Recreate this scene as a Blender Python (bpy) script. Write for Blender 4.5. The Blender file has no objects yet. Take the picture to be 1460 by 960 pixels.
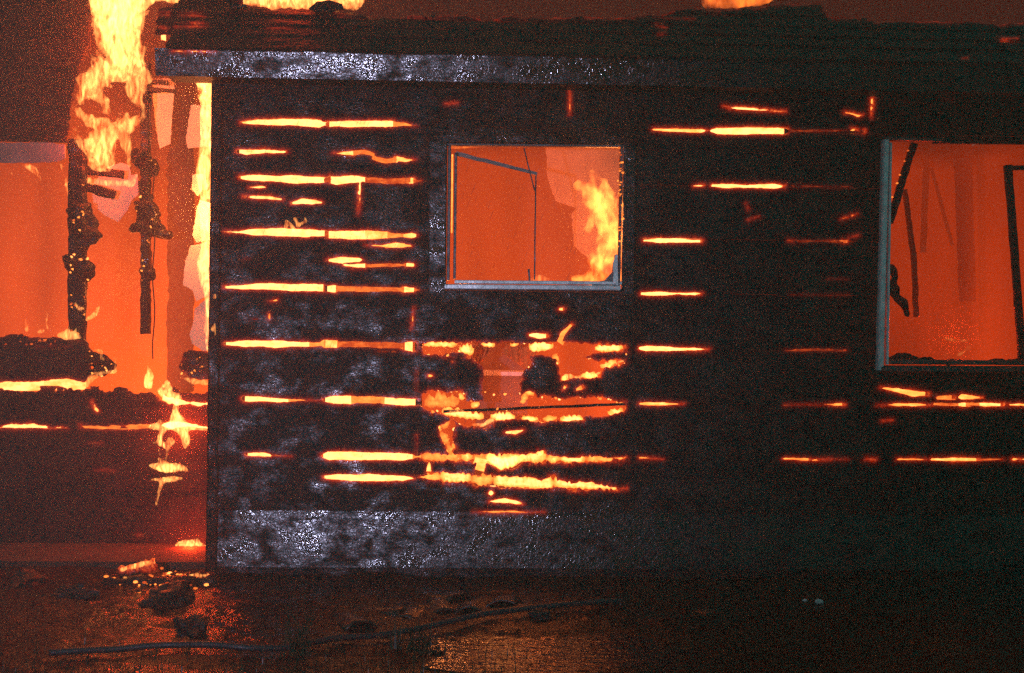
import bpy, bmesh, math, random
import numpy as np
from mathutils import Vector, Matrix, Euler

random.seed(7)
rng = np.random.default_rng(7)
scene = bpy.context.scene
C = scene.collection
R = math.radians

# ------------------------------------------------------------------ camera
CAM_D, CAM_H, YAW, ROLL = 7.1, 1.2, R(2.6), R(0.7)
F_PX = 50.0 / 36.0 * 1460.0                      # focal length in photo pixels
CAM_P = np.array([-CAM_D * math.tan(YAW), -CAM_D, CAM_H])
_F = np.array([math.sin(YAW), math.cos(YAW), 0.0])
_R0 = np.array([math.cos(YAW), -math.sin(YAW), 0.0])
_U0 = np.array([0.0, 0.0, 1.0])
_R = math.cos(ROLL) * _R0 + math.sin(ROLL) * _U0
_U = -math.sin(ROLL) * _R0 + math.cos(ROLL) * _U0
cam_data = bpy.data.cameras.new('camera')
cam_data.lens = 50.0
cam_data.sensor_width = 36.0
cam_data.clip_end = 400.0
cam = bpy.data.objects.new('camera', cam_data)
C.objects.link(cam)
M = Matrix(((_R[0], _U[0], -_F[0], CAM_P[0]), (_R[1], _U[1], -_F[1], CAM_P[1]), (_R[2], _U[2], -_F[2], CAM_P[2]), (0, 0, 0, 1)))
cam.matrix_world = M
scene.camera = cam

# ------------------------------------------------------------------ night sky
world = bpy.data.worlds.new('World')
scene.world = world
world.use_nodes = True
bg = world.node_tree.nodes['Background']
bg.inputs['Color'].default_value = (0.18, 1.0, 0.80, 1)
bg.inputs['Strength'].default_value = 0.15

# ------------------------------------------------------------------ the photographer's flash, held out to the left of the camera
fl = bpy.data.lights.new('flash', 'SPOT')
fl.energy = 680.0
fl.color = (0.66, 0.66, 1.0)
fl.shadow_soft_size = 0.04
fl.spot_size = R(50)
fl.spot_blend = 1.0
flo = bpy.data.objects.new('flash', fl)
C.objects.link(flo)
flo.location = (-1.45, -7.1, 1.25)
flo.rotation_euler = (Vector((-0.75, 0, 1.25)) - Vector(flo.location)).to_track_quat('-Z', 'Y').to_euler()

# ------------------------------------------------------------------ exposure and sampling
scene.view_settings.view_transform = 'Standard'
scene.view_settings.look = 'None'
scene.view_settings.exposure = 0.0
scene.view_settings.gamma = 1.0
scene.view_settings.use_curve_mapping = False
scene.render.engine = 'CYCLES'
cy = scene.cycles
cy.use_denoising = False                       # the photograph is grainy film
cy.use_adaptive_sampling = True
cy.adaptive_threshold = 0.03
cy.adaptive_min_samples = 24
cy.max_bounces = 4
cy.diffuse_bounces = 1
cy.glossy_bounces = 2
cy.transmission_bounces = 4
cy.volume_bounces = 1
cy.transparent_max_bounces = 12
cy.sample_clamp_indirect = 3.0
cy.volume_max_steps = 64

# ------------------------------------------------------------------ projection helpers
def proj(P):
    """world points (N,3) -> photo pixels (N,2)"""
    d = np.asarray(P, float) - CAM_P
    w = d @ _F
    return np.stack([730 + F_PX * (d @ _R) / w, 480 - F_PX * (d @ _U) / w], -1)

def ray(px, py):
    return _F + _R * ((px - 730) / F_PX) + _U * ((480 - py) / F_PX)

def at(px, py, Y):
    d = ray(px, py)
    return CAM_P + d * ((Y - CAM_P[1]) / d[1])

def gnd(px, py, z=0.0):
    d = ray(px, py)
    return CAM_P + d * ((z - CAM_P[2]) / d[2])

PXM = CAM_D / F_PX                               # metres per photo pixel at the front wall
def pxm(Y):
    return (Y - CAM_P[1]) / F_PX

# ------------------------------------------------------------------ value noise
def _hash(ix, iy, iz, seed):
    h = (ix.astype(np.int64) * 374761393 + iy.astype(np.int64) * 668265263 + iz.astype(np.int64) * 2147483647 + seed * 974711) & 0xFFFFFFFF
    h = ((h ^ (h >> 13)) * 1274126177) & 0xFFFFFFFF
    return ((h ^ (h >> 16)) & 0xFFFF) / 32767.5 - 1.0

def noise3(p, seed=0):
    p = np.asarray(p, float)
    i = np.floor(p).astype(np.int64)
    f = p - i
    f = f * f * (3 - 2 * f)
    out = 0
    for dx in (0, 1):
        for dy in (0, 1):
            for dz in (0, 1):
                w = (f[..., 0] if dx else 1 - f[..., 0]) * (f[..., 1] if dy else 1 - f[..., 1]) * (f[..., 2] if dz else 1 - f[..., 2])
                out = out + w * _hash(i[..., 0] + dx, i[..., 1] + dy, i[..., 2] + dz, seed)
    return out

def fbm(p, seed=0, octs=3):
    p = np.asarray(p, float)
    a, s, t = 0.0, 1.0, 0.0
    for k in range(octs):
        a = a + s * noise3(p * (2.03 ** k), seed + k * 17)
        t += s
        s *= 0.5
    return a / t

def fbm2(x, y, seed=0, octs=3):
    return fbm(np.stack([x, y, np.zeros_like(x)], -1), seed, octs)

# ------------------------------------------------------------------ object helpers
def tag(o, label=None, cat=None, group=None, kind=None):
    if label: o['label'] = label
    if cat: o['category'] = cat
    if group: o['group'] = group
    if kind: o['kind'] = kind
    return o

def link(name, me, mat=None, parent=None):
    o = bpy.data.objects.new(name, me)
    C.objects.link(o)
    if mat is not None:
        me.materials.append(mat)
    if parent is not None:
        o.parent = parent
        o.matrix_parent_inverse = Matrix.Translation(-Vector(parent_loc(parent)))
    return o

def parent_loc(p):
    v = Vector(p.location)
    return v if p.parent is None else v + Vector(parent_loc(p.parent)) * 0

def empty(name, loc):
    o = bpy.data.objects.new(name, None)
    o.empty_display_size = 0.2
    C.objects.link(o)
    o.location = loc
    return o

def mesh(name, verts, faces, smooth=False):
    me = bpy.data.meshes.new(name)
    me.from_pydata([tuple(map(float, v)) for v in verts], [], faces)
    me.update()
    if smooth:
        me.polygons.foreach_set('use_smooth', [True] * len(me.polygons))
    return me

def fattr(me, name, vals):
    a = me.attributes.new(name, 'FLOAT', 'POINT')
    a.data.foreach_set('value', np.asarray(vals, np.float32))

def bar(p0, p1, w, d, jit=0.0, n=1, seed=0, taper=1.0, bev=0.15):
    """a bar with bevelled edges from p0 to p1, w across the view, d deep; jit = charred unevenness"""
    p0, p1 = np.array(p0, float), np.array(p1, float)
    ax = (p1 - p0) / np.linalg.norm(p1 - p0)
    side = np.cross(ax, [0, 1.0, 0])
    if np.linalg.norm(side) < 1e-3:
        side = np.array([1.0, 0, 0])
    side /= np.linalg.norm(side)
    dep = np.cross(side, ax)
    b = bev
    prof = [(-.5 + b, -.5), (.5 - b, -.5), (.5, -.5 + b), (.5, .5 - b), (.5 - b, .5), (-.5 + b, .5), (-.5, .5 - b), (-.5, -.5 + b)]
    vs, fs = [], []
    k = len(prof)
    for i in range(n + 1):
        t = i / n
        s = 1 + (taper - 1) * t
        c = p0 + (p1 - p0) * t
        for j, (a, q) in enumerate(prof):
            v = c + side * a * w * s + dep * q * d * s
            vs.append(v)
    for i in range(n):
        for j in range(k):
            fs.append((i * k + j, i * k + (j + 1) % k, (i + 1) * k + (j + 1) % k, (i + 1) * k + j))
    fs.append(tuple(range(k))[::-1])
    fs.append(tuple(n * k + j for j in range(k)))
    vs = np.array(vs)
    if jit:
        vs += np.stack([fbm(vs * 28, seed + s_, 3) for s_ in (1, 2, 3)], -1) * jit
    me = mesh('bar', vs, fs)
    bm = bmesh.new(); bm.from_mesh(me)
    bmesh.ops.recalc_face_normals(bm, faces=bm.faces)
    bm.to_mesh(me); bm.free()
    return me

# ------------------------------------------------------------------ signed distance shapes in photo pixels
def sd_chain(px, py, pts):
    d = np.full(px.shape, 1e9)
    if len(pts) == 1:
        x, y, r = pts[0]
        return np.hypot(px - x, py - y) - r
    for (x0, y0, r0), (x1, y1, r1) in zip(pts[:-1], pts[1:]):
        vx, vy = x1 - x0, y1 - y0
        t = np.clip(((px - x0) * vx + (py - y0) * vy) / max(vx * vx + vy * vy, 1e-6), 0, 1)
        d = np.minimum(d, np.hypot(px - x0 - t * vx, py - y0 - t * vy) - (r0 + t * (r1 - r0)))
    return d

def sd_poly(px, py, poly):
    d = np.full(px.shape, 1e9)
    inside = np.zeros(px.shape, bool)
    n = len(poly)
    for i in range(n):
        x0, y0 = poly[i]
        x1, y1 = poly[(i + 1) % n]
        vx, vy = x1 - x0, y1 - y0
        t = np.clip(((px - x0) * vx + (py - y0) * vy) / max(vx * vx + vy * vy, 1e-6), 0, 1)
        d = np.minimum(d, np.hypot(px - x0 - t * vx, py - y0 - t * vy))
        c = ((y0 > py) != (y1 > py))
        with np.errstate(divide='ignore', invalid='ignore'):
            xi = x0 + (py - y0) * vx / np.where(vy == 0, 1e-9, vy)
        inside ^= c & (px < xi)
    return np.where(inside, -d, d)

# ------------------------------------------------------------------ materials
def newmat(name):
    m = bpy.data.materials.new(name)
    m.use_nodes = True
    nt = m.node_tree
    nt.nodes.clear()
    out = nt.nodes.new('ShaderNodeOutputMaterial')
    return m, nt, out

def N(nt, t, **kw):
    n = nt.nodes.new(t)
    for k, v in kw.items():
        if k.startswith('_'):
            n.inputs[k[1:].replace('_', ' ')].default_value = v
        else:
            setattr(n, k, v)
    return n

def ramp(nt, stops):
    r = nt.nodes.new('ShaderNodeValToRGB')
    e = r.color_ramp.elements
    while len(e) < len(stops):
        e.new(0.5)
    for el, (p, c) in zip(e, stops):
        el.position = p
        el.color = c if len(c) == 4 else (*c, 1)
    return r

def coords(nt, scale=(1, 1, 1), kind='Object'):
    t = nt.nodes.new('ShaderNodeTexCoord')
    m = nt.nodes.new('ShaderNodeMapping')
    m.inputs['Scale'].default_value = scale
    nt.links.new(t.outputs[kind], m.inputs['Vector'])
    return m.outputs['Vector']

HEAT = [(0.0, (0.16, 0.010, 0.003)), (0.25, (0.80, 0.085, 0.012)), (0.5, (1.7, 0.36, 0.05)), (0.75, (3.4, 0.80, 0.13)), (1.0, (5.0, 1.45, 0.42))]
def heat_color(h):
    h = min(max(h / 4.0, 0), 1)
    for (a, ca), (b, cb) in zip(HEAT[:-1], HEAT[1:]):
        if h <= b:
            t = (h - a) / (b - a)
            return tuple(x + (y - x) * t for x, y in zip(ca, cb))
    return HEAT[-1][1]

def char_mat(name, base=(0.012, 0.0085, 0.0085), wet=0.5, bump=0.5, scale=105.0, heat=True, ash=0.25, spark=0.0):
    m, nt, out = newmat(name)
    L = nt.links.new
    v = coords(nt, (1, 1, 1.0))
    n1 = N(nt, 'ShaderNodeTexNoise', _Scale=7.0, _Detail=3.0, _Roughness=0.6)
    L(v, n1.inputs['Vector'])
    vg = coords(nt, (0.25, 1, 3.0))
    grain = N(nt, 'ShaderNodeTexNoise', _Scale=40.0, _Detail=2.0, _Roughness=0.6)
    L(vg, grain.inputs['Vector'])
    r1 = ramp(nt, [(0.35, tuple(c * 0.45 for c in base)), (0.55, base), (0.72, tuple(c * (1 + 3 * ash) for c in base))])
    L(n1.outputs['Fac'], r1.inputs['Fac'])
    vor = N(nt, 'ShaderNodeTexVoronoi', _Scale=scale * 0.35)
    vor.feature = 'DISTANCE_TO_EDGE'
    va = coords(nt, (1, 1, 1.6))
    L(va, vor.inputs['Vector'])
    cr = ramp(nt, [(0.0, (0, 0, 0)), (0.10, (1, 1, 1))])
    L(vor.outputs['Distance'], cr.inputs['Fac'])
    fine = N(nt, 'ShaderNodeTexNoise', _Scale=scale, _Detail=1.0, _Roughness=0.5)
    L(v, fine.inputs['Vector'])
    a1 = N(nt, 'ShaderNodeMath', operation='MULTIPLY'); a1.inputs[1].default_value = 0.8
    L(fine.outputs['Fac'], a1.inputs[0])
    a2 = N(nt, 'ShaderNodeMath', operation='MULTIPLY_ADD'); a2.inputs[1].default_value = 0.5
    L(grain.outputs['Fac'], a2.inputs[0]); L(a1.outputs[0], a2.inputs[2])
    a3 = N(nt, 'ShaderNodeMath', operation='MULTIPLY_ADD'); a3.inputs[1].default_value = 0.35
    L(cr.outputs['Color'], a3.inputs[0]); L(a2.outputs[0], a3.inputs[2])
    bp = N(nt, 'ShaderNodeBump', _Strength=bump, _Distance=0.0026)
    L(a3.outputs[0], bp.inputs['Height'])
    # patches where the water film lies
    n2 = N(nt, 'ShaderNodeTexNoise', _Scale=5.5, _Detail=4.0, _Roughness=0.7)
    L(coords(nt, (1.0, 1, 1.5)), n2.inputs['Vector'])
    lo, hi = 0.56 - 0.25 * wet, 0.76 - 0.25 * wet
    rr = ramp(nt, [(lo, (0.55,) * 3), (hi, (0.10,) * 3)])
    L(n2.outputs['Fac'], rr.inputs['Fac'])
    sp = ramp(nt, [(lo, (0.12,) * 3), (hi, (0.35 + 0.5 * wet,) * 3)])
    L(n2.outputs['Fac'], sp.inputs['Fac'])
    b = N(nt, 'ShaderNodeBsdfPrincipled')
    L(r1.outputs['Color'], b.inputs['Base Color'])
    L(rr.outputs['Color'], b.inputs['Roughness'])
    L(sp.outputs['Color'], b.inputs['Specular IOR Level'])
    L(bp.outputs['Normal'], b.inputs['Normal'])
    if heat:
        at_ = N(nt, 'ShaderNodeAttribute', attribute_name='burn')  # on boards this value also carries the painted halo round the gaps
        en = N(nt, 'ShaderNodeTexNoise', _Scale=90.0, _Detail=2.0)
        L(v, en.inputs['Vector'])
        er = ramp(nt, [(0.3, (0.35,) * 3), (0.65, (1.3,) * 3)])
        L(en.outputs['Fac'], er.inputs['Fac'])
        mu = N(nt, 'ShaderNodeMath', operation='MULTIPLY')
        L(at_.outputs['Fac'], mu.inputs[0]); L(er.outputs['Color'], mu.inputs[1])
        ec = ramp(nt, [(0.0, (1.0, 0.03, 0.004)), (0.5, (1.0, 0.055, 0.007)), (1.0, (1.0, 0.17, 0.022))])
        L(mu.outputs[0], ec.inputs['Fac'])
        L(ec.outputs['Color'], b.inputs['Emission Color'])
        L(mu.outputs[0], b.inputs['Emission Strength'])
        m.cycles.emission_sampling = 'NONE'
    L(b.outputs[0], out.inputs['Surface'])
    return m

def plain_mat(name, col, rough=0.6, bump=0.3, scale=40.0, var=0.35, metallic=0.0, spec=0.5, transl=0.0):
    m, nt, out = newmat(name)
    L = nt.links.new
    v = coords(nt)
    n1 = N(nt, 'ShaderNodeTexNoise', _Scale=scale * 0.25, _Detail=6.0, _Roughness=0.65)
    L(v, n1.inputs['Vector'])
    r1 = ramp(nt, [(0.3, tuple(c * (1 - var) for c in col)), (0.7, tuple(min(c * (1 + var), 1) for c in col))])
    L(n1.outputs['Fac'], r1.inputs['Fac'])
    n2 = N(nt, 'ShaderNodeTexNoise', _Scale=scale, _Detail=5.0)
    L(v, n2.inputs['Vector'])
    bp = N(nt, 'ShaderNodeBump', _Strength=bump, _Distance=0.004)
    L(n2.outputs['Fac'], bp.inputs['Height'])
    rr = ramp(nt, [(0.3, (max(rough - 0.12, 0.05),) * 3), (0.7, (min(rough + 0.12, 1),) * 3)])
    L(n2.outputs['Fac'], rr.inputs['Fac'])
    b = N(nt, 'ShaderNodeBsdfPrincipled', _Metallic=metallic)
    b.inputs['Specular IOR Level'].default_value = spec
    L(r1.outputs['Color'], b.inputs['Base Color'])
    L(rr.outputs['Color'], b.inputs['Roughness'])
    L(bp.outputs['Normal'], b.inputs['Normal'])
    if transl:
        t = N(nt, 'ShaderNodeBsdfTranslucent')
        L(r1.outputs['Color'], t.inputs['Color'])
        mx = N(nt, 'ShaderNodeMixShader'); mx.inputs[0].default_value = transl
        L(b.outputs[0], mx.inputs[1]); L(t.outputs[0], mx.inputs[2])
        L(mx.outputs[0], out.inputs['Surface'])
    else:
        L(b.outputs[0], out.inputs['Surface'])
    return m

def ember_mat():
    """burning wood: how hot each spot is comes from its 'burn' value (0..1)"""
    m, nt, out = newmat('burning_wood')
    L = nt.links.new
    a = N(nt, 'ShaderNodeAttribute', attribute_name='burn')
    n = N(nt, 'ShaderNodeTexNoise', _Scale=22.0, _Detail=4.0, _Roughness=0.65)
    L(coords(nt, (1, 1, 2.0)), n.inputs['Vector'])
    nr = N(nt, 'ShaderNodeMapRange')
    nr.inputs['From Min'].default_value = 0.3; nr.inputs['From Max'].default_value = 0.7
    nr.inputs['To Min'].default_value = -0.13; nr.inputs['To Max'].default_value = 0.13
    L(n.outputs['Fac'], nr.inputs['Value'])
    mu = N(nt, 'ShaderNodeMath', operation='MULTIPLY_ADD'); mu.inputs[1].default_value = 1.0
    L(a.outputs['Fac'], mu.inputs[0]); L(nr.outputs[0], mu.inputs[2])
    r = ramp(nt, [(p, tuple(c / 5.0 for c in col)) for p, col in HEAT])
    L(mu.outputs[0], r.inputs['Fac'])
    e = N(nt, 'ShaderNodeEmission', _Strength=5.0)
    L(r.outputs['Color'], e.inputs['Color'])
    L(e.outputs[0], out.inputs['Surface'])
    return m

def flame_mat(name, power, nscale=22.0, lowcut=0.36, stretch=0.4, hot=(1.0, 0.42, 0.10), cool=(1.0, 0.12, 0.014), step=0.25):
    """a burning gas: light given off inside the flame's body, streaked by turbulence"""
    m, nt, out = newmat(name)
    L = nt.links.new
    v = coords(nt, (1, 1, stretch))
    wob = N(nt, 'ShaderNodeTexNoise', _Scale=nscale * 0.4, _Detail=1.0)
    L(v, wob.inputs['Vector'])
    mixv = N(nt, 'ShaderNodeVectorMath', operation='MULTIPLY_ADD')
    L(wob.outputs['Color'], mixv.inputs[0]); mixv.inputs[1].default_value = (0.10, 0.10, 0.10); L(v, mixv.inputs[2])
    n = N(nt, 'ShaderNodeTexNoise', _Scale=nscale, _Detail=3.0, _Roughness=0.6)
    L(mixv.outputs[0], n.inputs['Vector'])
    st = ramp(nt, [(lowcut, (0.02,) * 3), (0.5, (0.35,) * 3), (0.68, (1.0,) * 3)])
    L(n.outputs['Fac'], st.inputs['Fac'])
    mul = N(nt, 'ShaderNodeMath', operation='MULTIPLY'); mul.inputs[1].default_value = power
    L(st.outputs['Color'], mul.inputs[0])
    cr = ramp(nt, [(lowcut, cool), (0.62, hot)])
    L(n.outputs['Fac'], cr.inputs['Fac'])
    e = N(nt, 'ShaderNodeEmission')
    L(cr.outputs['Color'], e.inputs['Color']); L(mul.outputs[0], e.inputs['Strength'])
    L(e.outputs[0], out.inputs['Volume'])
    m.cycles.volume_step_rate = step
    return m

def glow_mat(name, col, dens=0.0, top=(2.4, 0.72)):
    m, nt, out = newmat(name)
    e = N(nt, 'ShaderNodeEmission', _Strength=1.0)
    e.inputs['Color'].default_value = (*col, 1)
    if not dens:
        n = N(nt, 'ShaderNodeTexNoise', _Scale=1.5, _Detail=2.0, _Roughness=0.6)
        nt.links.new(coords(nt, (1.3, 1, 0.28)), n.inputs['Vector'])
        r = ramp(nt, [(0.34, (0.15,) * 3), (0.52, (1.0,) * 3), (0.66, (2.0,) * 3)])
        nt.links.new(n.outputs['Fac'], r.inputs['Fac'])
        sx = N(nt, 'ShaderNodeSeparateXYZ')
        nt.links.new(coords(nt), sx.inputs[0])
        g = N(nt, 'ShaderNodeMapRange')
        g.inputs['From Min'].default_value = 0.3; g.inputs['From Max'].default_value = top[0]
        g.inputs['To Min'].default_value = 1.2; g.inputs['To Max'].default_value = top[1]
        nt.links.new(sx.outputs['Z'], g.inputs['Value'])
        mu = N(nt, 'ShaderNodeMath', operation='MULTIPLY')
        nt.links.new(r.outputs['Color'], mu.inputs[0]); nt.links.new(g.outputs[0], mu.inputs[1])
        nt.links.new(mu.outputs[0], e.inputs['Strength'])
    if dens:
        a = N(nt, 'ShaderNodeVolumeAbsorption', _Density=dens)
        a.inputs['Color'].default_value = (0, 0, 0, 1)
        s = N(nt, 'ShaderNodeAddShader')
        nt.links.new(e.outputs[0], s.inputs[0]); nt.links.new(a.outputs[0], s.inputs[1])
        nt.links.new(s.outputs[0], out.inputs['Volume'])
    else:
        nt.links.new(e.outputs[0], out.inputs['Volume'])
    m.cycles.homogeneous_volume = bool(dens)
    return m

M_CHAR = char_mat('charred_board', wet=0.31, bump=0.45, scale=120)
M_WET = char_mat('wet_charred_board', base=(0.012, 0.010, 0.011), wet=0.72, bump=0.38, scale=125)
M_FASC = char_mat('wet_charred_fascia', base=(0.012, 0.010, 0.011), wet=0.85, bump=0.40, scale=125)
M_ROOF = char_mat('dry_charred_deck', base=(0.010, 0.008, 0.008), wet=-0.6, bump=0.5)
M_LEFT = char_mat('scorched_board', base=(0.030, 0.018, 0.014), wet=-0.3, bump=0.5, ash=0.1)
M_POST = char_mat('charred_post', base=(0.018, 0.014, 0.013), wet=0.3, bump=0.9, scale=110)
M_EMBER = ember_mat()
M_ALU = plain_mat('aluminium_frame', (0.78, 0.76, 0.80), rough=0.33, bump=0.2, scale=60, metallic=0.2, var=0.3)
M_ALU_DARK = plain_mat('sooty_aluminium', (0.10, 0.095, 0.10), rough=0.45, bump=0.25, scale=60, metallic=0.6, var=0.6)
M_DRY = plain_mat('gypsum_board', (0.74, 0.60, 0.46), rough=0.85, bump=0.2, scale=30, var=0.12)
M_PANEL = plain_mat('scorched_gypsum', (0.42, 0.24, 0.15), rough=0.9, bump=0.2, scale=30, var=0.2)
M_SOFFIT = plain_mat('smoked_gypsum', (0.30, 0.25, 0.25), rough=0.9, bump=0.2, scale=30, var=0.3)
M_CONC = plain_mat('foundation_concrete', (0.05, 0.042, 0.040), rough=0.75, bump=0.5, scale=60)
M_CLOTH = plain_mat('curtain_cloth', (0.70, 0.30, 0.10), rough=0.9, bump=0.2, scale=80, transl=0.45)
M_WOODIN = plain_mat('cabinet_wood', (0.20, 0.075, 0.04), rough=0.6, bump=0.2, scale=50)
M_WHITE = plain_mat('pale_laminate', (0.75, 0.62, 0.66), rough=0.5, bump=0.1)
M_PLASTER = plain_mat('sooty_plaster', (0.07, 0.032, 0.022), rough=0.9, bump=0.3, scale=25)
M_HOSE = plain_mat('hose_jacket', (0.014, 0.015, 0.018), rough=0.5, bump=0.4, scale=160, var=0.2)
M_TILE = plain_mat('wet_clay_tile', (0.016, 0.009, 0.007), rough=0.3, bump=0.5, scale=70)
M_ROCK = plain_mat('wet_rubble', (0.005, 0.005, 0.005), rough=0.6, bump=0.9, scale=40)
M_PALE = plain_mat('pale_rubble', (0.55, 0.52, 0.54), rough=0.6, bump=0.5, scale=60)

# ------------------------------------------------------------------ panel mesher: a board cut by burn holes
class Plane:
    def __init__(s, O, U, V):
        s.O, s.U, s.V = (np.array(a, float) for a in (O, U, V))
        s.U /= np.linalg.norm(s.U); s.V /= np.linalg.norm(s.V)
        s.N = np.cross(s.U, s.V)                     # towards the viewer
    def uv(s, px, py):
        d = ray(px, py)
        p = CAM_P + d * (((s.O - CAM_P) @ s.N) / (d @ s.N))
        return np.array([(p - s.O) @ s.U, (p - s.O) @ s.V])
    def pt(s, u, v, n=0.0):
        u, v = np.asarray(u, float), np.asarray(v, float)
        n = np.broadcast_to(np.asarray(n, float), u.shape)
        return s.O + u[..., None] * s.U + v[..., None] * s.V + n[..., None] * s.N

def board(name, plane, u0, u1, v0, v1, th, mat, parent, holes=(), keep=None, halo_of=1.0, lap=0.0, relief=0.002, seed=0, cell=0.008, edge=1.2, ragged=1.0, warm=1.0, hs=1.9, endrag=0.0):
    nu, nv = max(2, int(round((u1 - u0) / (cell * 1.25)))), max(2, int(round((v1 - v0) / (cell * 0.8))))
    gu, gv = np.meshgrid(np.linspace(u0, u1, nu + 1), np.linspace(v0, v1, nv + 1))
    pix = proj(plane.pt(gu, gv).reshape(-1, 3))
    X, Y = pix[:, 0].reshape(gu.shape), pix[:, 1].reshape(gu.shape)
    rag = fbm2(X / 5.0, Y / 5.0, seed + 5, 2) * edge
    rag = rag + fbm2(X / 22.0, Y / 9.0, seed + 4, 2) * 2.0 * edge
    spike = fbm2(X / 2.6, Y / 7.0, seed + 6, 2) * 2.6
    D = np.full(gu.shape, 1e3)
    H = np.zeros(gu.shape)
    bx0, bx1, by0, by1 = X.min() - 20, X.max() + 20, Y.min() - 20, Y.max() + 20
    for kind, heat, data in holes:
        xs = [q[0] for q in data]; ys = [q[1] for q in data]
        if max(xs) < bx0 or min(xs) > bx1 or max(ys) < by0 or min(ys) > by1:
            continue
        d = sd_chain(X, Y, data) if kind == 'c' else sd_poly(X, Y, data)
        if kind != 'w':
            d = d + (rag * 1.3 + spike if kind == 'p' else rag * 0.55)
        if kind == 'c':
            d = d + 1.1
        elif kind == 'p':
            d = d + 0.8
        D = np.minimum(D, d)
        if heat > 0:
            H = np.maximum(H, halo_of * (0.03 + 0.20 * heat) * np.exp(-np.maximum(d, 0) / hs))  # red halo of the bright gaps painted into the rims' ember glow
    if keep is not None:
        dk = -sd_poly(X, Y, keep) + rag * ragged
        D = np.minimum(D, dk)
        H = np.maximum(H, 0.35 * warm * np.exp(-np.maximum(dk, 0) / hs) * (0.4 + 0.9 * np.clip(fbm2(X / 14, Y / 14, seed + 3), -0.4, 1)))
    tv = (gv - v0) / (v1 - v0)
    off = (1 - tv) * lap + relief * (fbm2(gu * 55, gv * 75, seed + 9, 3) * 0.8 + fbm2(gu * 6, gv * 12, seed + 11, 2) * 1.2)
    idx, vs, hv = {}, [], []
    def corner(i, j):
        k = (i, j)
        if k not in idx:
            idx[k] = len(vs); vs.append((gu[j, i], gv[j, i], off[j, i])); hv.append(H[j, i])
        return idx[k]
    def cross(a, b):
        k = (a, b) if a < b else (b, a)
        if k not in idx:
            (i0, j0), (i1, j1) = k
            d0, d1 = D[j0, i0], D[j1, i1]
            t = d0 / (d0 - d1)
            idx[k] = len(vs)
            vs.append((gu[j0, i0] + t * (gu[j1, i1] - gu[j0, i0]), gv[j0, i0] + t * (gv[j1, i1] - gv[j0, i0]), off[j0, i0] + t * (off[j1, i1] - off[j0, i0])))
            hv.append(H[j0, i0] + t * (H[j1, i1] - H[j0, i0]))
        return idx[k]
    faces = []
    pos = D > 0
    full = pos[:-1, :-1] & pos[1:, :-1] & pos[:-1, 1:] & pos[1:, 1:]
    some = pos[:-1, :-1] | pos[1:, :-1] | pos[:-1, 1:] | pos[1:, 1:]
    for j, i in zip(*np.nonzero(some)):
        i, j = int(i), int(j)
        ring = ((i, j), (i + 1, j), (i + 1, j + 1), (i, j + 1))
        if full[j, i]:
            faces.append(tuple(corner(*c) for c in ring))
            continue
        poly = []
        for q in range(4):
            a, b = ring[q], ring[(q + 1) % 4]
            pa, pb = pos[a[1], a[0]], pos[b[1], b[0]]
            if pa: poly.append(corner(*a))
            if pa != pb: poly.append(cross(a, b))
        if len(poly) >= 3:
            faces.append(tuple(poly))
    if not faces:
        return None
    par = list(range(len(vs)))
    def find(a):
        while par[a] != a:
            par[a] = par[par[a]]; a = par[a]
        return a
    for f in faces:
        r0 = find(f[0])
        for q in f[1:]:
            par[find(q)] = r0
    isl = {}
    for f in faces:
        isl.setdefault(find(f[0]), []).append(f)
    vs, hv = np.array(vs), np.array(hv)
    first = None
    for fc in sorted(isl.values(), key=len, reverse=True):
        if len(fc) < 8:
            continue
        ids = sorted({q for f in fc for q in f})
        ren = {q: i for i, q in enumerate(ids)}
        o = _solid(name, plane, vs[ids], hv[ids], [tuple(ren[q] for q in f) for f in fc], th, mat, parent)
        first = first or o
    return first

def _solid(name, plane, vs, hv, faces, th, mat, parent):
    n = len(vs)
    front = plane.pt(vs[:, 0], vs[:, 1], vs[:, 2])
    back = plane.pt(vs[:, 0], vs[:, 1], vs[:, 2] - th)
    used = {}
    for f in faces:
        for a, b in zip(f, f[1:] + f[:1]):
            used[(a, b)] = used.get((a, b), 0) + 1
    nf = len(faces)
    allf = list(faces) + [tuple(v + n for v in f[::-1]) for f in faces]
    for (a, b) in used:
        if (b, a) not in used:
            allf.append((b, a, a + n, b + n))
    me = bpy.data.meshes.new(name)
    me.from_pydata(np.concatenate([front, back]).tolist(), [], allf)
    me.update()
    me.polygons.foreach_set('use_smooth', np.ones(len(allf), bool))
    me.set_sharp_from_angle(angle=R(50))
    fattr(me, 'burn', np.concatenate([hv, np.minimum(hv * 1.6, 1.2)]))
    return link(name, me, mat, parent)

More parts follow.
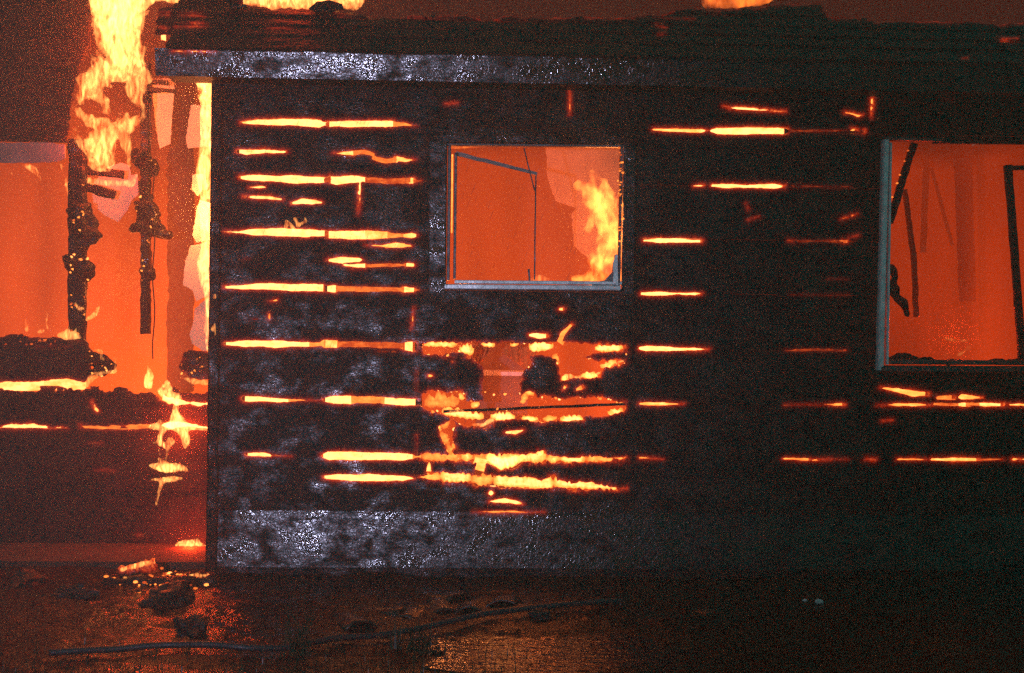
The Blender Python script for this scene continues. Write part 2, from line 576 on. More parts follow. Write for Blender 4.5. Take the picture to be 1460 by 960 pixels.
def ember(plane, n, heat, pts, parent, extra=4.0, ragged=False):
    """a strip of burning wood seen through a gap"""
    vs, hs, fs = [], [], []
    if len(pts) == 1:
        x, y, r = pts[0]
        pts = [(x - r - 2, y, r), (x + r + 2, y, r)]
    fine = []
    for (x0, y0, r0), (x1, y1, r1) in zip(pts[:-1], pts[1:]):
        k = max(1, int(math.hypot(x1 - x0, y1 - y0) / (2.5 if ragged else 10)))
        fine += [(x0 + (x1 - x0) * i / k, y0 + (y1 - y0) * i / k, r0 + (r1 - r0) * i / k) for i in range(k)]
    fine.append(pts[-1])
    dx, dy = fine[-1][0] - fine[0][0], fine[-1][1] - fine[0][1]
    l = math.hypot(dx, dy); nx, ny = -dy / l, dx / l
    for q, (x, y, r) in enumerate(fine):
        w = r + extra
        t_end = 1.0
        if ragged:
            t_end = min(1.0, (q + 0.4) / 3.0, (len(fine) - 1 - q + 0.4) / 3.0)
            y += random.uniform(-0.7, 0.7)
            w *= (0.45 + 0.55 * t_end)
        for k, s in enumerate((-1, -0.35, 0.35, 1)):
            ws = w * s * ((random.uniform(0.35, 1.25) if (s * ny) < 0 else random.uniform(0.7, 1.05)) if ragged and k in (0, 3) else 1.0)
            u, v = plane.uv(x + nx * ws, y + ny * ws)
            vs.append(plane.pt(u, v, -n - (0.014 if k in (0, 3) else 0.0) + 0.004 * random.random()))
            fade = (0.6 + 0.4 * t_end) * (0.72 if ragged and k in (0, 3) else 1.0)
            edge = min(1.0, (r + 1.5) / 4.0)
            hs.append(max(0.02, heat * (0.72 + 0.28 * edge) * fade * random.uniform(0.9, 1.06)) / 4.0)
        if q:
            b = (q - 1) * 4
            for k in range(3):
                fs.append((b + k, b + k + 1, b + k + 5, b + k + 4))
    me = mesh('ember', vs, fs)
    fattr(me, 'burn', hs)
    return link('ember', me, M_EMBER, parent)

# ------------------------------------------------------------------ burn holes of the front wall (photo pixels: x, y, half width)
c = 'c'
GAPS = [
 (4,[(343,175,2),(370,174,4.5),(440,175,6),(455,177,6),(464,177,2)]),(1,[(463,177,1.5),(470,177,1.5)]),(4,[(469,177,4.5),(500,177,5.5),(560,177,5)]),(2,[(560,177,5),(578,178,4),(594,180,1)]),
 (4,[(340,216,3),(352,218,4.5),(375,216,4.5),(405,217,3),(410,217,1)]),(3.4,[(475,219,1.5),(492,219,3.5),(503,219,4)]),(1.6,[(503,219,4),(520,217,4),(533,221,3)]),(1.6,[(533,226,3.5),(550,231,5),(565,229,4)]),(3.2,[(565,226,4),(578,229,3.5),(593,228,1)]),
 (4,[(342,253,3),(360,254,5),(420,256,6),(462,256,5)]),(1,[(461,256,1.5),(472,256,1.5)]),(4,[(471,256,6),(480,258,7),(500,256,6),(520,256,4)]),(1.2,[(522,257,5),(550,259,5),(585,258,5)]),(3.4,[(583,258,5),(589,258,5)]),(1.2,[(589,258,4),(602,258,1)]),
 (4,[(513,259,2.5),(512,290,2),(511,306,1)]),(4,[(355,267,1.5),(370,267,3),(378,267,1.5)]),(4,[(347,280,2),(360,281,3.5),(385,282,3),(403,285,1)]),(4,[(416,290,2),(432,287,4.5),(445,288,4.5),(458,289,2)]),
 (4,[(318,331,1),(345,331,2.5),(360,331,5.5),(420,332,7),(462,333,5)]),(1,[(461,333,1.5),(469,334,1.5)]),(4,[(468,335,6),(520,335,7)]),(3.3,[(520,335,7),(552,335,6)]),(2,[(552,335,5),(575,336,3)]),(3.4,[(575,336,3),(588,336,5),(593,336,3)]),
 (3.2,[(520,349,1),(545,351,3),(565,350,5),(575,350,4),(588,351,1)]),(4,[(468,371,3),(485,371,5),(512,371,4),(517,371,1)]),(4,[(490,378,2),(505,379,4),(520,379,4)]),(1.4,[(520,379,3),(578,378,3)]),(3.8,[(579,378,4),(590,378,3.5)]),(1,[(349,369,1),(355,369,1)]),
 (4,[(320,409,2),(350,409,4),(370,409,5.5),(460,411,6)]),(4,[(466,412,5),(478,412,6)]),(1.5,[(478,412,5),(540,413,4.5),(576,413,4)]),(3.8,[(576,413,5),(590,413,4)]),(1.2,[(590,413,3),(598,414,1)]),
 (3,[(384,430,1.5),(395,428,2.5)]),(2,[(384,447,1.5),(384,455,2.5)]),(0.6,[(355,455,1),(368,455,1.5)]),(2.4,[(590,438,0.8),(588,455,2),(587,470,1)]),
 (4,[(321,490,2.5),(350,490,5),(400,491,6),(440,491,4)]),(2.4,[(440,491,3.5),(462,491,3)]),(3.2,[(463,490,6),(480,491,6)]),(1.1,[(480,491,5),(575,493,5)]),(4,[(577,494,7),(588,494,8)]),(0.7,[(533,501,2),(575,502,2)]),
 (4,[(348,569,4.5),(370,569,5),(410,571,3)]),(2.4,[(410,571,3),(440,570,2),(455,571,1)]),(4,[(463,570,4),(475,570,7),(500,570,7)]),(2.1,[(500,570,6),(548,571,6)]),(4,[(548,572,6),(575,573,6),(592,573,6)]),
 (4,[(352,648,3),(375,648,4),(385,649,3)]),(2.4,[(385,649,2),(416,650,1)]),(4,[(460,650,3),(470,650,7),(500,650,7),(575,651,6),(588,651,4)]),(2.2,[(588,651,2),(600,651,2)]),(4,[(462,680,3),(475,681,5),(520,681,6),(575,682,5),(590,682,2)]),
 (1.2,[(594,528,0.9),(594,560,1.1)]),(1.2,[(594,620,0.9),(594,646,1.1)]),
 (4,[(721,617,2),(735,617,3.5),(746,614,2)]),(4,[(700,703,5)]),(4,[(698,715,2),(720,714,5),(735,716,4),(745,718,1)]),(2.4,[(675,730,1),(690,730,2.2),(735,730,2.2),(750,730,1.3),(776,730,1)]),
 (4,[(755,478,3),(768,479,5),(779,479,4)]),(3.4,[(798,441,2),(803,441,2.5)]),(2.4,[(797,488,4),(803,475,4),(815,463,3)]),(3,[(611,536,2.5),(616,536,2)]),(2,[(646,516,2)]),(3,[(802,557,2),(806,551,3)]),(2.6,[(822,556,3),(830,552,4)]),
 (3.3,[(612,660,2),(611,673,4)]),(3.2,[(688,655,6),(684,672,8)]),
 (3.4,[(931,185,2),(945,186,3),(1000,187,3.5),(1007,187,2)]),(4,[(1014,187,3),(1022,187,5),(1070,187,6),(1110,187,5),(1120,187,4)]),(0.4,[(1126,187,2.5),(1190,187,2.5)]),(0.7,[(1190,187,2),(1215,187,2.5)]),(3,[(1213,184,2),(1222,187,2)]),(2.6,[(1231,186,2),(1231,189,2)]),
 (4,[(1030,152,1),(1040,154,2.5),(1075,156,3),(1105,159,2),(1119,160,1)]),(3,[(1204,161,1.5),(1215,163,2),(1222,166,3),(1229,165,1)]),(2,[(1035,123,1),(1055,123,1)]),
 (3.2,[(1243,124,0.8),(1243,145,2),(1242,155,2.5),(1241,169,0.8)]),(3,[(812,124,.8),(812,145,2.2),(812,165,.8)]),(2.6,[(635,149,1),(643,148,1.5),(651,148,1)]),
 (4,[(990,265,2),(998,265,2.5),(1003,265,2)]),(4,[(1015,265,3),(1030,265,4),(1060,266,3),(1105,266,3.5),(1118,266,1.5)]),(0.5,[(1126,266,2),(1212,267,2)]),
 (1.4,[(1063,290,1.5),(1067,300,1.5)]),(1.6,[(1066,314,1.5),(1082,309,1)]),(1.6,[(1198,313,2),(1208,310,2)]),(1.8,[(1214,308,2),(1222,305,1)]),
 (4,[(918,343,3),(940,343,4),(1000,344,3)]),(1.4,[(1124,344,2),(1130,344,2)]),(0.5,[(1130,344,2.5),(1205,344,2.5)]),(1.6,[(1200,344,3),(1208,344,3),(1209,338,1)]),(1.8,[(1215,338,2),(1222,336,1)]),
 (4,[(915,419,3),(940,419,4),(970,419,2.5),(990,419,2.5),(1000,419,1)]),(0.5,[(1125,420,1),(1208,421,1.5)]),(0.5,[(1178,398,1),(1208,399,1)]),
 (4,[(912,497,3),(922,497,4.5),(975,498,3),(998,498,2),(1010,498,1)]),(0.9,[(1120,499,2.5),(1170,499,3),(1205,500,2.5)]),
 (3.2,[(912,575,3),(940,576,3),(962,576,2),(975,576,1)]),(1,[(1118,577,2),(1180,577,1.5)]),(2.8,[(1182,577,1.5),(1203,577,2.5)]),
 (2.6,[(912,653,2),(925,654,1.5),(945,654,1)]),(2.4,[(1116,654,2),(1150,655,3),(1155,655,2.5)]),(2.4,[(1160,655,2.5),(1185,655,2)]),(1.2,[(1185,655,1.5),(1208,655,1.5)]),
 (3,[(1233,655,2),(1246,655,2.5)]),(2.2,[(1278,655,1.5),(1300,655,2.5),(1320,655,1.5)]),(3.2,[(1326,655,2.5),(1360,655,3.5),(1395,655,2.5)]),(1.2,[(1395,655,1.5),(1430,655,1.5)]),(3,[(1442,655,2.5),(1475,655,2)]),
 (3,[(1250,577,1),(1275,577,2),(1300,577,4),(1327,577,2)]),(1.5,[(1330,576,3),(1370,577,3.5)]),(3.6,[(1370,577,4),(1380,577,4)]),(1.6,[(1380,576,3),(1400,577,3)]),(3.6,[(1400,577,3.5),(1430,577,3)]),(3,[(1438,577,3),(1475,577,3)]),
 (3,[(1255,553,2),(1275,556,4),(1300,561,6),(1322,562,4)]),(1.8,[(1336,567,4),(1360,567,4.5)]),(3,[(1370,566,5),(1390,567,2),(1400,567,1)]),(2,[(1257,600,1),(1272,599,1.5)]),(2,[(1350,136,1),(1358,135,2)]),
 (0.9,[(390,116,0.8),(470,117,0.7)]),
]
POLY_A = [(596,492),(606,488),(642,488),(700,488.5),(790,488),(893,491),(893,502),(846,504.5),(836,509),(853,514.5),(882,511),(890,514),(889,519),(862,525),(856,538),(829,540),(800,543),(795,520),(790,512),(774,507),(757,509),(759,519),(752,526),(747,533),(743,545),(744,584),(687,584),(687,540),(690,527),(683,521),(673,511),(654,503),(642,508),(606,507)]
POLY_B = [(597,576),(603,561),(615,556),(640,557),(660,556),(664,564),(667,572),(687,570),(687,562),(744,562),(750,556),(760,556),(766,566),(778,563),(800,568),(845,566),(893,572),(893,586),(867,593),(834,595),(832,601),(767,602),(742,598),(704,603),(695,611),(666,610),(654,606),(630,592),(605,584)]
POLY_C = [(642,595),(625,607),(624,616),(631,633),(639,650),(646,650),(650,635),(644,623),(652,602)]
POLY_D = [(596,651),(604,647),(690,647),(697,646),(740,646),(764,646),(768,642),(777,642),(780,648),(795,650),(893,650),(893,657),(850,659),(792,661),(786,664),(780,659),(745,661),(738,665),(728,671),(712,671),(700,662),(690,660),(640,659),(610,658)]
POLY_E = [(595,680),(605,677),(628,674),(632,670),(640,674),(672,676),(690,676),(720,679),(780,683),(782,677),(793,678),(795,684),(850,689),(893,696),(880,698),(835,699),(720,695),(682,693),(678,695),(674,688),(610,687)]
GAPS = [(h if h > 0.95 else h * 0.3, p) for h, p in GAPS]
HOLES = [(c, h, p) for h, p in GAPS] + [('p', 2.6, POLY_A), ('p', 3, POLY_B), ('p', 2.8, POLY_C), ('p', 3.2, POLY_D), ('p', 3.2, POLY_E)]
WIN1 = [(638, 205), (889, 208), (886, 413), (636, 411)]
WIN2 = [(1264, 199), (1520, 204), (1512, 532), (1256, 528)]

# ------------------------------------------------------------------ ground
def build_ground():
    def axis(lo, hi, a, b, fine, coarse):
        xs = [a]
        while xs[-1] < b: xs.append(xs[-1] + fine)
        s = coarse; left = [a]
        while left[-1] > lo: left.append(max(lo, left[-1] - s)); s *= 1.5
        s = coarse; right = [xs[-1]]
        while right[-1] < hi: right.append(min(hi, right[-1] + s)); s *= 1.5
        return np.array(left[1:][::-1] + xs + right[1:])
    xs, ys = axis(-24, 24, -2.9, 2.9, 0.018, 0.1), axis(-24, 24, -2.3, 0.9, 0.018, 0.1)
    gx, gy = np.meshgrid(xs, ys)
    h = fbm2(gx * 1.3, gy * 1.6, 31, 2) * 0.028 + fbm2(gx * 6, gy * 8, 32, 3) * 0.016 + np.maximum(fbm2(gx * 22, gy * 28, 33, 3), 0) ** 2 * 0.03
    fade = np.clip((5 - np.abs(gx)) / 2, 0, 1) * np.clip((5 - np.abs(gy)) / 2, 0, 1)
    pc = gnd(800, 925)
    dip = np.exp(-(((gx - pc[0]) / 0.42) ** 2 + ((gy - pc[1]) / 0.30) ** 2))
    z = h * fade + 0.004 - 0.034 * dip
    nx, ny = len(xs), len(ys)
    i = np.arange(nx * ny).reshape(ny, nx)
    f = np.stack([i[:-1, :-1], i[:-1, 1:], i[1:, 1:], i[1:, :-1]], -1).reshape(-1, 4)
    me = mesh('ground', np.stack([gx, gy, z], -1).reshape(-1, 3), f.tolist(), True)
    m, nt, out = newmat('wet_muddy_ground')
    L = nt.links.new
    v = coords(nt)
    n1 = N(nt, 'ShaderNodeTexNoise', _Scale=4.0, _Detail=8.0, _Roughness=0.65); L(v, n1.inputs['Vector'])
    r1 = ramp(nt, [(0.35, (0.010, 0.004, 0.003)), (0.6, (0.034, 0.011, 0.007)), (0.75, (0.007, 0.008, 0.005))]); L(n1.outputs['Fac'], r1.inputs['Fac'])
    n2 = N(nt, 'ShaderNodeTexNoise', _Scale=2.4, _Detail=5.0, _Roughness=0.6); L(v, n2.inputs['Vector'])
    rr = ramp(nt, [(0.40, (0.42,) * 3), (0.60, (0.12,) * 3)]); L(n2.outputs['Fac'], rr.inputs['Fac'])
    n3 = N(nt, 'ShaderNodeTexNoise', _Scale=42.0, _Detail=3.0, _Roughness=0.6); L(v, n3.inputs['Vector'])
    bp = N(nt, 'ShaderNodeBump', _Strength=0.8, _Distance=0.01); L(n3.outputs['Fac'], bp.inputs['Height'])
    b = N(nt, 'ShaderNodeBsdfPrincipled')
    b.inputs['Specular IOR Level'].default_value = 0.11
    b.inputs['Specular Tint'].default_value = (1.0, 0.55, 0.4, 1)  # red of the firelight put into the mud's reflection colour
    L(r1.outputs['Color'], b.inputs['Base Color']); L(rr.outputs['Color'], b.inputs['Roughness']); L(bp.outputs['Normal'], b.inputs['Normal'])
    L(b.outputs[0], out.inputs['Surface'])
    tag(link('ground', me, m), 'wet muddy ground littered in front of the burning house', 'ground', kind='structure')
build_ground()

def build_puddle():
    pc = gnd(800, 925)
    n = 40
    vs = [(pc[0], pc[1], -0.003)]
    for i in range(n):
        a = 2 * math.pi * i / n
        r = 1 + 0.18 * math.sin(3 * a + 1) + 0.1 * math.sin(7 * a)
        vs.append((pc[0] + 0.62 * r * math.cos(a), pc[1] + 0.42 * r * math.sin(a), -0.003))
    me = mesh('puddle', vs, [(0, 1 + i, 1 + (i + 1) % n) for i in range(n)])
    m, nt, out = newmat('puddle_water')
    L = nt.links.new
    n1 = N(nt, 'ShaderNodeTexNoise', _Scale=15.0, _Detail=3.0, _Roughness=0.6); L(coords(nt, (0.9, 1.2, 1)), n1.inputs['Vector'])
    bp = N(nt, 'ShaderNodeBump', _Strength=1.0, _Distance=0.011); L(n1.outputs['Fac'], bp.inputs['Height'])
    b = N(nt, 'ShaderNodeBsdfPrincipled', _Roughness=0.04)
    b.inputs['Base Color'].default_value = (0.004, 0.003, 0.0025, 1)
    b.inputs['Specular IOR Level'].default_value = 0.7
    L(bp.outputs['Normal'], b.inputs['Normal']); L(b.outputs[0], out.inputs['Surface'])
    tag(link('puddle', me, m), 'rippled puddle on the mud mirroring the fire', 'puddle', kind='structure')
build_puddle()

# ------------------------------------------------------------------ the house
house = empty('burning_house', (0, 0, 0))
tag(house, 'charred wooden house on fire with glowing gaps between its wall boards', 'house')
WALL = Plane((0, 0, 0), (1, 0, 0), (0, 0, 1))
YL = 0.8                                            # the left wing stands back
LEFT = Plane((0, YL, 0), (1, 0, 0), (0, 0, 1))

def box_me(lo, hi, name='box'):
    (x0, y0, z0), (x1, y1, z1) = lo, hi
    vs = [(x0, y0, z0), (x1, y0, z0), (x1, y1, z0), (x0, y1, z0), (x0, y0, z1), (x1, y0, z1), (x1, y1, z1), (x0, y1, z1)]
    fs = [(0, 3, 2, 1), (4, 5, 6, 7), (0, 1, 5, 4), (1, 2, 6, 5), (2, 3, 7, 6), (3, 0, 4, 7)]
    return mesh(name, vs, fs)

XC = at(303, 480, 0)[0]                             # x of the house corner
XE = 3.4
XP = at(1030, 480, 0)[0]                            # partition between the two rooms
ZT = 2.52

# front wall: foundation beam as the wall's own mesh, boards, studs, embers as its pieces
front = link('front_wall', box_me((XC + 0.02, 0.012, -0.06), (XE, 0.15, 0.085)), M_CHAR, house)
ROWS = [808, 728, 650, 571, 492, 411.5, 333, 256, 176.5, 96]      # board joints at x = 470
zj = [WALL.uv(470, y)[1] for y in ROWS]
zj[-1] = ZT + 0.06
xj = [XC] + [WALL.uv(px, 480)[0] for px in (597, 905, 1240)] + [XE]
for r in range(len(zj) - 1):
    for k in range(len(xj) - 1):
        mat = M_WET if r == 0 else M_CHAR
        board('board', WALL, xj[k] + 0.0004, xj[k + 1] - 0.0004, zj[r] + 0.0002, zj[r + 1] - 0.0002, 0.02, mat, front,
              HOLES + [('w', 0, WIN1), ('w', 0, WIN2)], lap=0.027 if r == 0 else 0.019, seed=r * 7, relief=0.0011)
for h, p in GAPS:
    ember(WALL, 0.034, h, p, front)
# wood burning inside the big hole
for h, p in [(3.4,[(604,491,3),(640,491,3),(652,492,4)]),(3.8,[(655,497,5),(676,500,9)]),(3.8,[(686,490,3),(706,493,4)]),(3.4,[(728,492,3),(740,491,2)]),(4,[(755,496,6),(790,493,6)]),(2.6,[(793,505,6),(796,520,5)]),(3.8,[(850,497,4),(890,496,5)]),
             (3.6,[(802,541,5),(812,543,5)]),(3.4,[(830,536,4),(846,534,6),(854,538,4)]),(3.4,[(858,524,4),(870,520,4),(880,514,3)]),(2.2,[(605,575,7),(625,572,10),(655,572,9)]),(3.4,[(655,562,3),(661,570,5)]),(3.6,[(672,580,5),(684,576,4)]),
             (3.6,[(630,587,5),(650,590,6),(690,596,5)]),(4,[(700,594,5),(735,596,6)]),(3.6,[(745,597,4),(768,598,3)]),(3.0,[(775,599,3),(795,597,4)]),(3.8,[(800,599,4),(832,598,5)]),(3.6,[(868,590,4),(890,587,5)]),(3.4,[(880,575,5),(892,575,5)]),
             (2.4,[(640,600,6),(630,612,6)]),(2.2,[(628,616,5),(640,636,5)]),(2.6,[(640,636,6),(643,650,4)]),(3.4,[(622,607,3),(628,616,4)]),(3.4,[(646,634,4),(648,640,4)]),
             (2.6,[(600,652,6),(658,653,7)]),(3.9,[(658,653,7),(674,653,7)]),(2.6,[(674,653,7),(694,654,8)]),(4,[(694,655,9),(718,660,12),(740,655,10)]),(3.9,[(740,653,8),(780,652,9)]),(3.3,[(780,655,7),(800,655,6)]),(4,[(800,655,6),(836,655,6)]),(2.8,[(836,655,6),(880,654,6)]),(3.4,[(880,654,6),(893,654,6)]),
             (3.2,[(597,681,5),(628,682,7)]),(4,[(628,680,9),(672,683,9)]),(3,[(672,684,9),(704,685,10)]),(4,[(704,687,9),(790,691,10)]),(3.9,[(790,689,8),(892,696,5)]),
             (3.2,[(748,560,4),(762,562,5)]),(3.0,[(745,575,5),(752,562,5)])]:
    low = min(q[1] for q in p) > 640
    ember(WALL, 0.05, h * (0.92 if low else 1.0), p, front, 0.8 if low else 1.0, True)
# beads of glowing char along the ragged rims of the holes
bm = bmesh.new(); bmesh.ops.create_icosphere(bm, subdivisions=2, radius=1.0)
bead_me = []
for q in range(4):
    me = bpy.data.meshes.new('ember'); bm.to_mesh(me)
    co = np.array([v.co for v in me.vertices]); co *= (1 + 0.5 * fbm(co * 1.7, 300 + q, 2))[:, None] * np.array([1.25, 0.7, 0.9])
    me.vertices.foreach_set('co', co.ravel()); fattr(me, 'burn', [(0.55, 0.7, 0.85, 0.95)[q]] * len(co)); me.materials.append(M_EMBER)
    bead_me.append(me)
bm.free()
for poly, cnt in ((POLY_A, 34), (POLY_B, 34), (POLY_C, 14), (POLY_D, 8), (POLY_E, 8)):
    seg = [(a_, b_) for a_, b_ in zip(poly, poly[1:] + poly[:1])]
    wl = [math.dist(a_, b_) for a_, b_ in seg]
    for _ in range(cnt):
        (xa, ya), (xb, yb) = random.choices(seg, wl)[0]
        if poly is POLY_A and ya < 492 and random.random() < 0.7: continue
        t = random.random()
        x, y = xa + (xb - xa) * t + random.gauss(0, 1.6), ya + (yb - ya) * t + random.gauss(0, 1.6)
        o = bpy.data.objects.new('ember', random.choice(bead_me)); C.objects.link(o); o.parent = front
        o.location = at(x, y, -0.006 + random.uniform(0, 0.02)); o.scale = [random.uniform(0.7, 2.0) * PXM] * 3; o.rotation_euler = (0, random.uniform(0, 3), 0)
# studs behind the boards
for px in (318, 467, 597, 905, 1010, 1122, 1236):
    z1 = ZT
    x = WALL.uv(px, 480)[0]
    link('stud', bar((x, 0.10, 0.08), (x, 0.10, z1), 0.038, 0.085, 0.004, 30, px), M_POST, front)
# corner board
link('corner_board', bar((XC + 0.012, -0.018, 0.02), (XC + 0.012, -0.018, ZT), 0.055, 0.024, 0.004, 40, 3), M_CHAR, front)
# thin lath left across the big hole
p0, p1 = at(632, 587, 0.012), at(893, 576, 0.012)
link('lath', bar(p0, p1, 0.013, 0.016, 0.004, 30, 8), M_POST, front)
# casings round the centre window
for (a, b_, w) in (((625, 203), (623, 417), 0.085), ((898, 205), (895, 420), 0.062)):
    q0, q1 = at(*a, -0.024), at(*b_, -0.024)
    link('window_casing', bar(q0, q1, w, 0.022, 0.003, 30, 5, bev=0.06), M_WET, front)
link('window_casing', bar(at(612, 198, -0.025), at(908, 201, -0.025), 0.035, 0.020, 0.003, 40, 5, bev=0.06), M_CHAR, front)

# partitions, floor and back wall of the rooms
inner = link('inner_wall', box_me((XC - 2.2, 3.1, -0.05), (XE, 3.2, 3.3)), M_PLASTER, house)
link('partition', box_me((XC + 0.005, YL + 0.03, 0.0), (XC + 0.065, 3.09, 2.45)), M_PLASTER, inner)
link('partition', box_me((XC + 0.005, 0.16, 0.0), (XC + 0.065, YL + 0.025, 2.45)), M_PLASTER, inner)
link('partition', box_me((XP, 0.155, 0.0), (XP + 0.07, 3.09, 2.45)), M_PLASTER, inner)
link('floor_deck', box_me((XC - 2.2, 0.155, -0.02), (XE, 3.09, 0.04)), M_PLASTER, inner)
link('end_wall', box_me((XE, 0.0, -0.05), (XE + 0.1, 3.2, 2.6)), M_PLASTER, inner)
link('end_wall', box_me((XC - 2.3, YL, -0.05), (XC - 2.2, 3.2, 2.6)), M_PLASTER, inner)

# ------------------------------------------------------------------ windows
def window_frame(parent_name, Y, bars, mat_of):
    w = None
    for i, (nm, a, b_, wd, dp, mat) in enumerate(bars):
        o = link(parent_name if w is None else nm, bar(at(*a, Y), at(*b_, Y), wd, dp, 0.0012, 24, i, bev=0.18), mat, house if w is None else w)
        w = w or o
    return w
w1 = window_frame('window', -0.02, [
    ('sill', (634, 409), (884, 411), 0.026, 0.05, M_ALU),
    ('bottom_rail', (648, 402), (886, 404), 0.018, 0.028, M_ALU),
    ('jamb', (641, 207), (639, 400), 0.016, 0.04, M_ALU_DARK),
    ('jamb', (886, 209), (882, 404), 0.014, 0.04, M_ALU_DARK),
    ('head', (637, 206.5), (889, 209), 0.012, 0.04, M_ALU_DARK),
    ('sash_stile', (650, 218), (648, 398), 0.014, 0.02, M_ALU_DARK),
    ('mullion', (764, 250), (762, 399), 0.007, 0.012, M_ALU_DARK),
], None)
link('fallen_rail', bar(at(650, 219, 0.02), at(766, 248, 0.02), 0.022, 0.012, 0.003, 20, 6, taper=0.7), M_SOFFIT, w1)
link('latch', bar(at(755, 401, 0.0), at(754, 384, 0.0), 0.010, 0.01, 0.002, 6, 2), M_ALU_DARK, w1)
link('mullion', bar(at(747, 211, 0.01), at(762, 272, 0.01), 0.006, 0.01, 0.001, 10, 4), M_ALU_DARK, w1)
ember(Plane((0, 0.0, 0), (1, 0, 0), (0, 0, 1)), 0.012, 3.0, [(645, 220, 1.2), (644, 332, 1.0)], w1, 0.0)
ember(Plane((0, 0.0, 0), (1, 0, 0), (0, 0, 1)), -0.003, 1.2, [(642, 210, 2.5), (700, 208, 1.2), (880, 210, 0.8)], w1, 0.0)
for k in range(26):
    y = random.uniform(212, 360); x = 882 + random.uniform(-2.5, 4)
    ember(WALL, -0.045, random.choice((1.4, 2.2, 3.0)), [(x - 1, y, 0.6), (x + random.uniform(0.5, 3), y + random.uniform(-2, 2), 1.2)], w1, 0.2)
# shards of the broken pane in its corner
def shard(name, Y, poly, mat, parent, th=0.006, seed=0, jag=0.9):
    rs = random.Random(len(poly) * 31 + int(poly[0][0]))
    torn = []
    for (xa, ya), (xb, yb) in zip(poly, poly[1:] + poly[:1]):
        k = max(1, int(math.hypot(xb - xa, yb - ya) / 5)) if jag else 1
        for i in range(k):
            j = jag if i else 0.0
            torn.append((xa + (xb - xa) * i / k + rs.uniform(-j, j), ya + (yb - ya) * i / k + rs.uniform(-j, j)))
    poly = torn
    n = len(poly)
    pf = [at(x, y, Y) for x, y in poly]
    pb = [p + np.array([0, th, 0]) for p in pf]
    fs = [tuple(range(n))[::-1], tuple(range(n, 2 * n))] + [(i, (i + 1) % n, n + (i + 1) % n, n + i) for i in range(n)]
    me = mesh(name, pf + pb, fs)
    bm = bmesh.new(); bm.from_mesh(me); bmesh.ops.recalc_face_normals(bm, faces=bm.faces); bm.to_mesh(me); bm.free()
    return link(name, me, mat, parent)
shard('pane_shard', -0.03, [(842, 412), (845, 404), (862, 400), (873, 388), (876, 364), (880, 362), (881, 398), (884, 408)], M_ALU_DARK, w1)
shard('rail_end', -0.048, [(874, 400), (875, 372), (878, 363), (881, 364), (881, 408), (876, 404)], M_ALU, w1)

w2 = window_frame('window', -0.03, [
    ('jamb', (1262, 200), (1254, 528), 0.032, 0.06, M_ALU),
    ('sash_stile', (1269, 204), (1264, 520), 0.014, 0.04, M_ALU),
    ('head', (1259, 198), (1340, 201), 0.020, 0.05, M_ALU_DARK),
    ('sill', (1254, 526), (1520, 527), 0.034, 0.06, M_ALU_DARK),
    ('bottom_rail', (1268, 516), (1520, 518), 0.024, 0.03, M_ALU_DARK),
    ('head', (1330, 203), (1520, 204), 0.018, 0.03, M_POST),
    ('jamb', (1518, 203), (1510, 530), 0.032, 0.06, M_ALU),
], None)
link('fallen_rail', bar(at(1437, 236, -0.005), at(1458, 520, -0.005), 0.038, 0.03, 0.004, 20, 6), M_POST, w2)
link('fallen_rail', bar(at(1432, 240, -0.005), at(1500, 238, -0.005), 0.024, 0.03, 0.004, 20, 7), M_POST, w2)
# charred debris hanging and lying in that window
for nm, a, b_, w, s in (('rafter', (1303, 205), (1268, 318), 0.040, 1), ('lath', (1290, 270), (1303, 372), 0.026, 2), ('lath', (1303, 360), (1306, 452), 0.028, 3),
                        ('rafter', (1322, 205), (1316, 360), 0.040, 5), ('lath', (1328, 240), (1358, 350), 0.018, 6), ('rafter', (1425, 200), (1430, 515), 0.055, 7), ('rafter', (1398, 200), (1402, 515), 0.05, 8)):
    Y = 0.15 if s == 1 else (0.75 if s < 5 else 2.5)
    link(nm, bar(at(*a, Y), at(*b_, Y), w * (0.85 if Y < 0.5 else 0.9), 0.04, 0.006, 40, s), M_POST, house)
for k in range(7):
    t = k / 6 + random.uniform(-0.05, 0.05)
    x, y = 1301 - 30 * t, 215 + 90 * t
    ember(Plane((0, 0.0, 0), (1, 0, 0), (0, 0, 1)), 0.085, random.choice((1.2, 1.8, 2.4)), [(x - 1, y, 1.0), (x + 1.5, y + 1, 1.2)], house, 0.1)

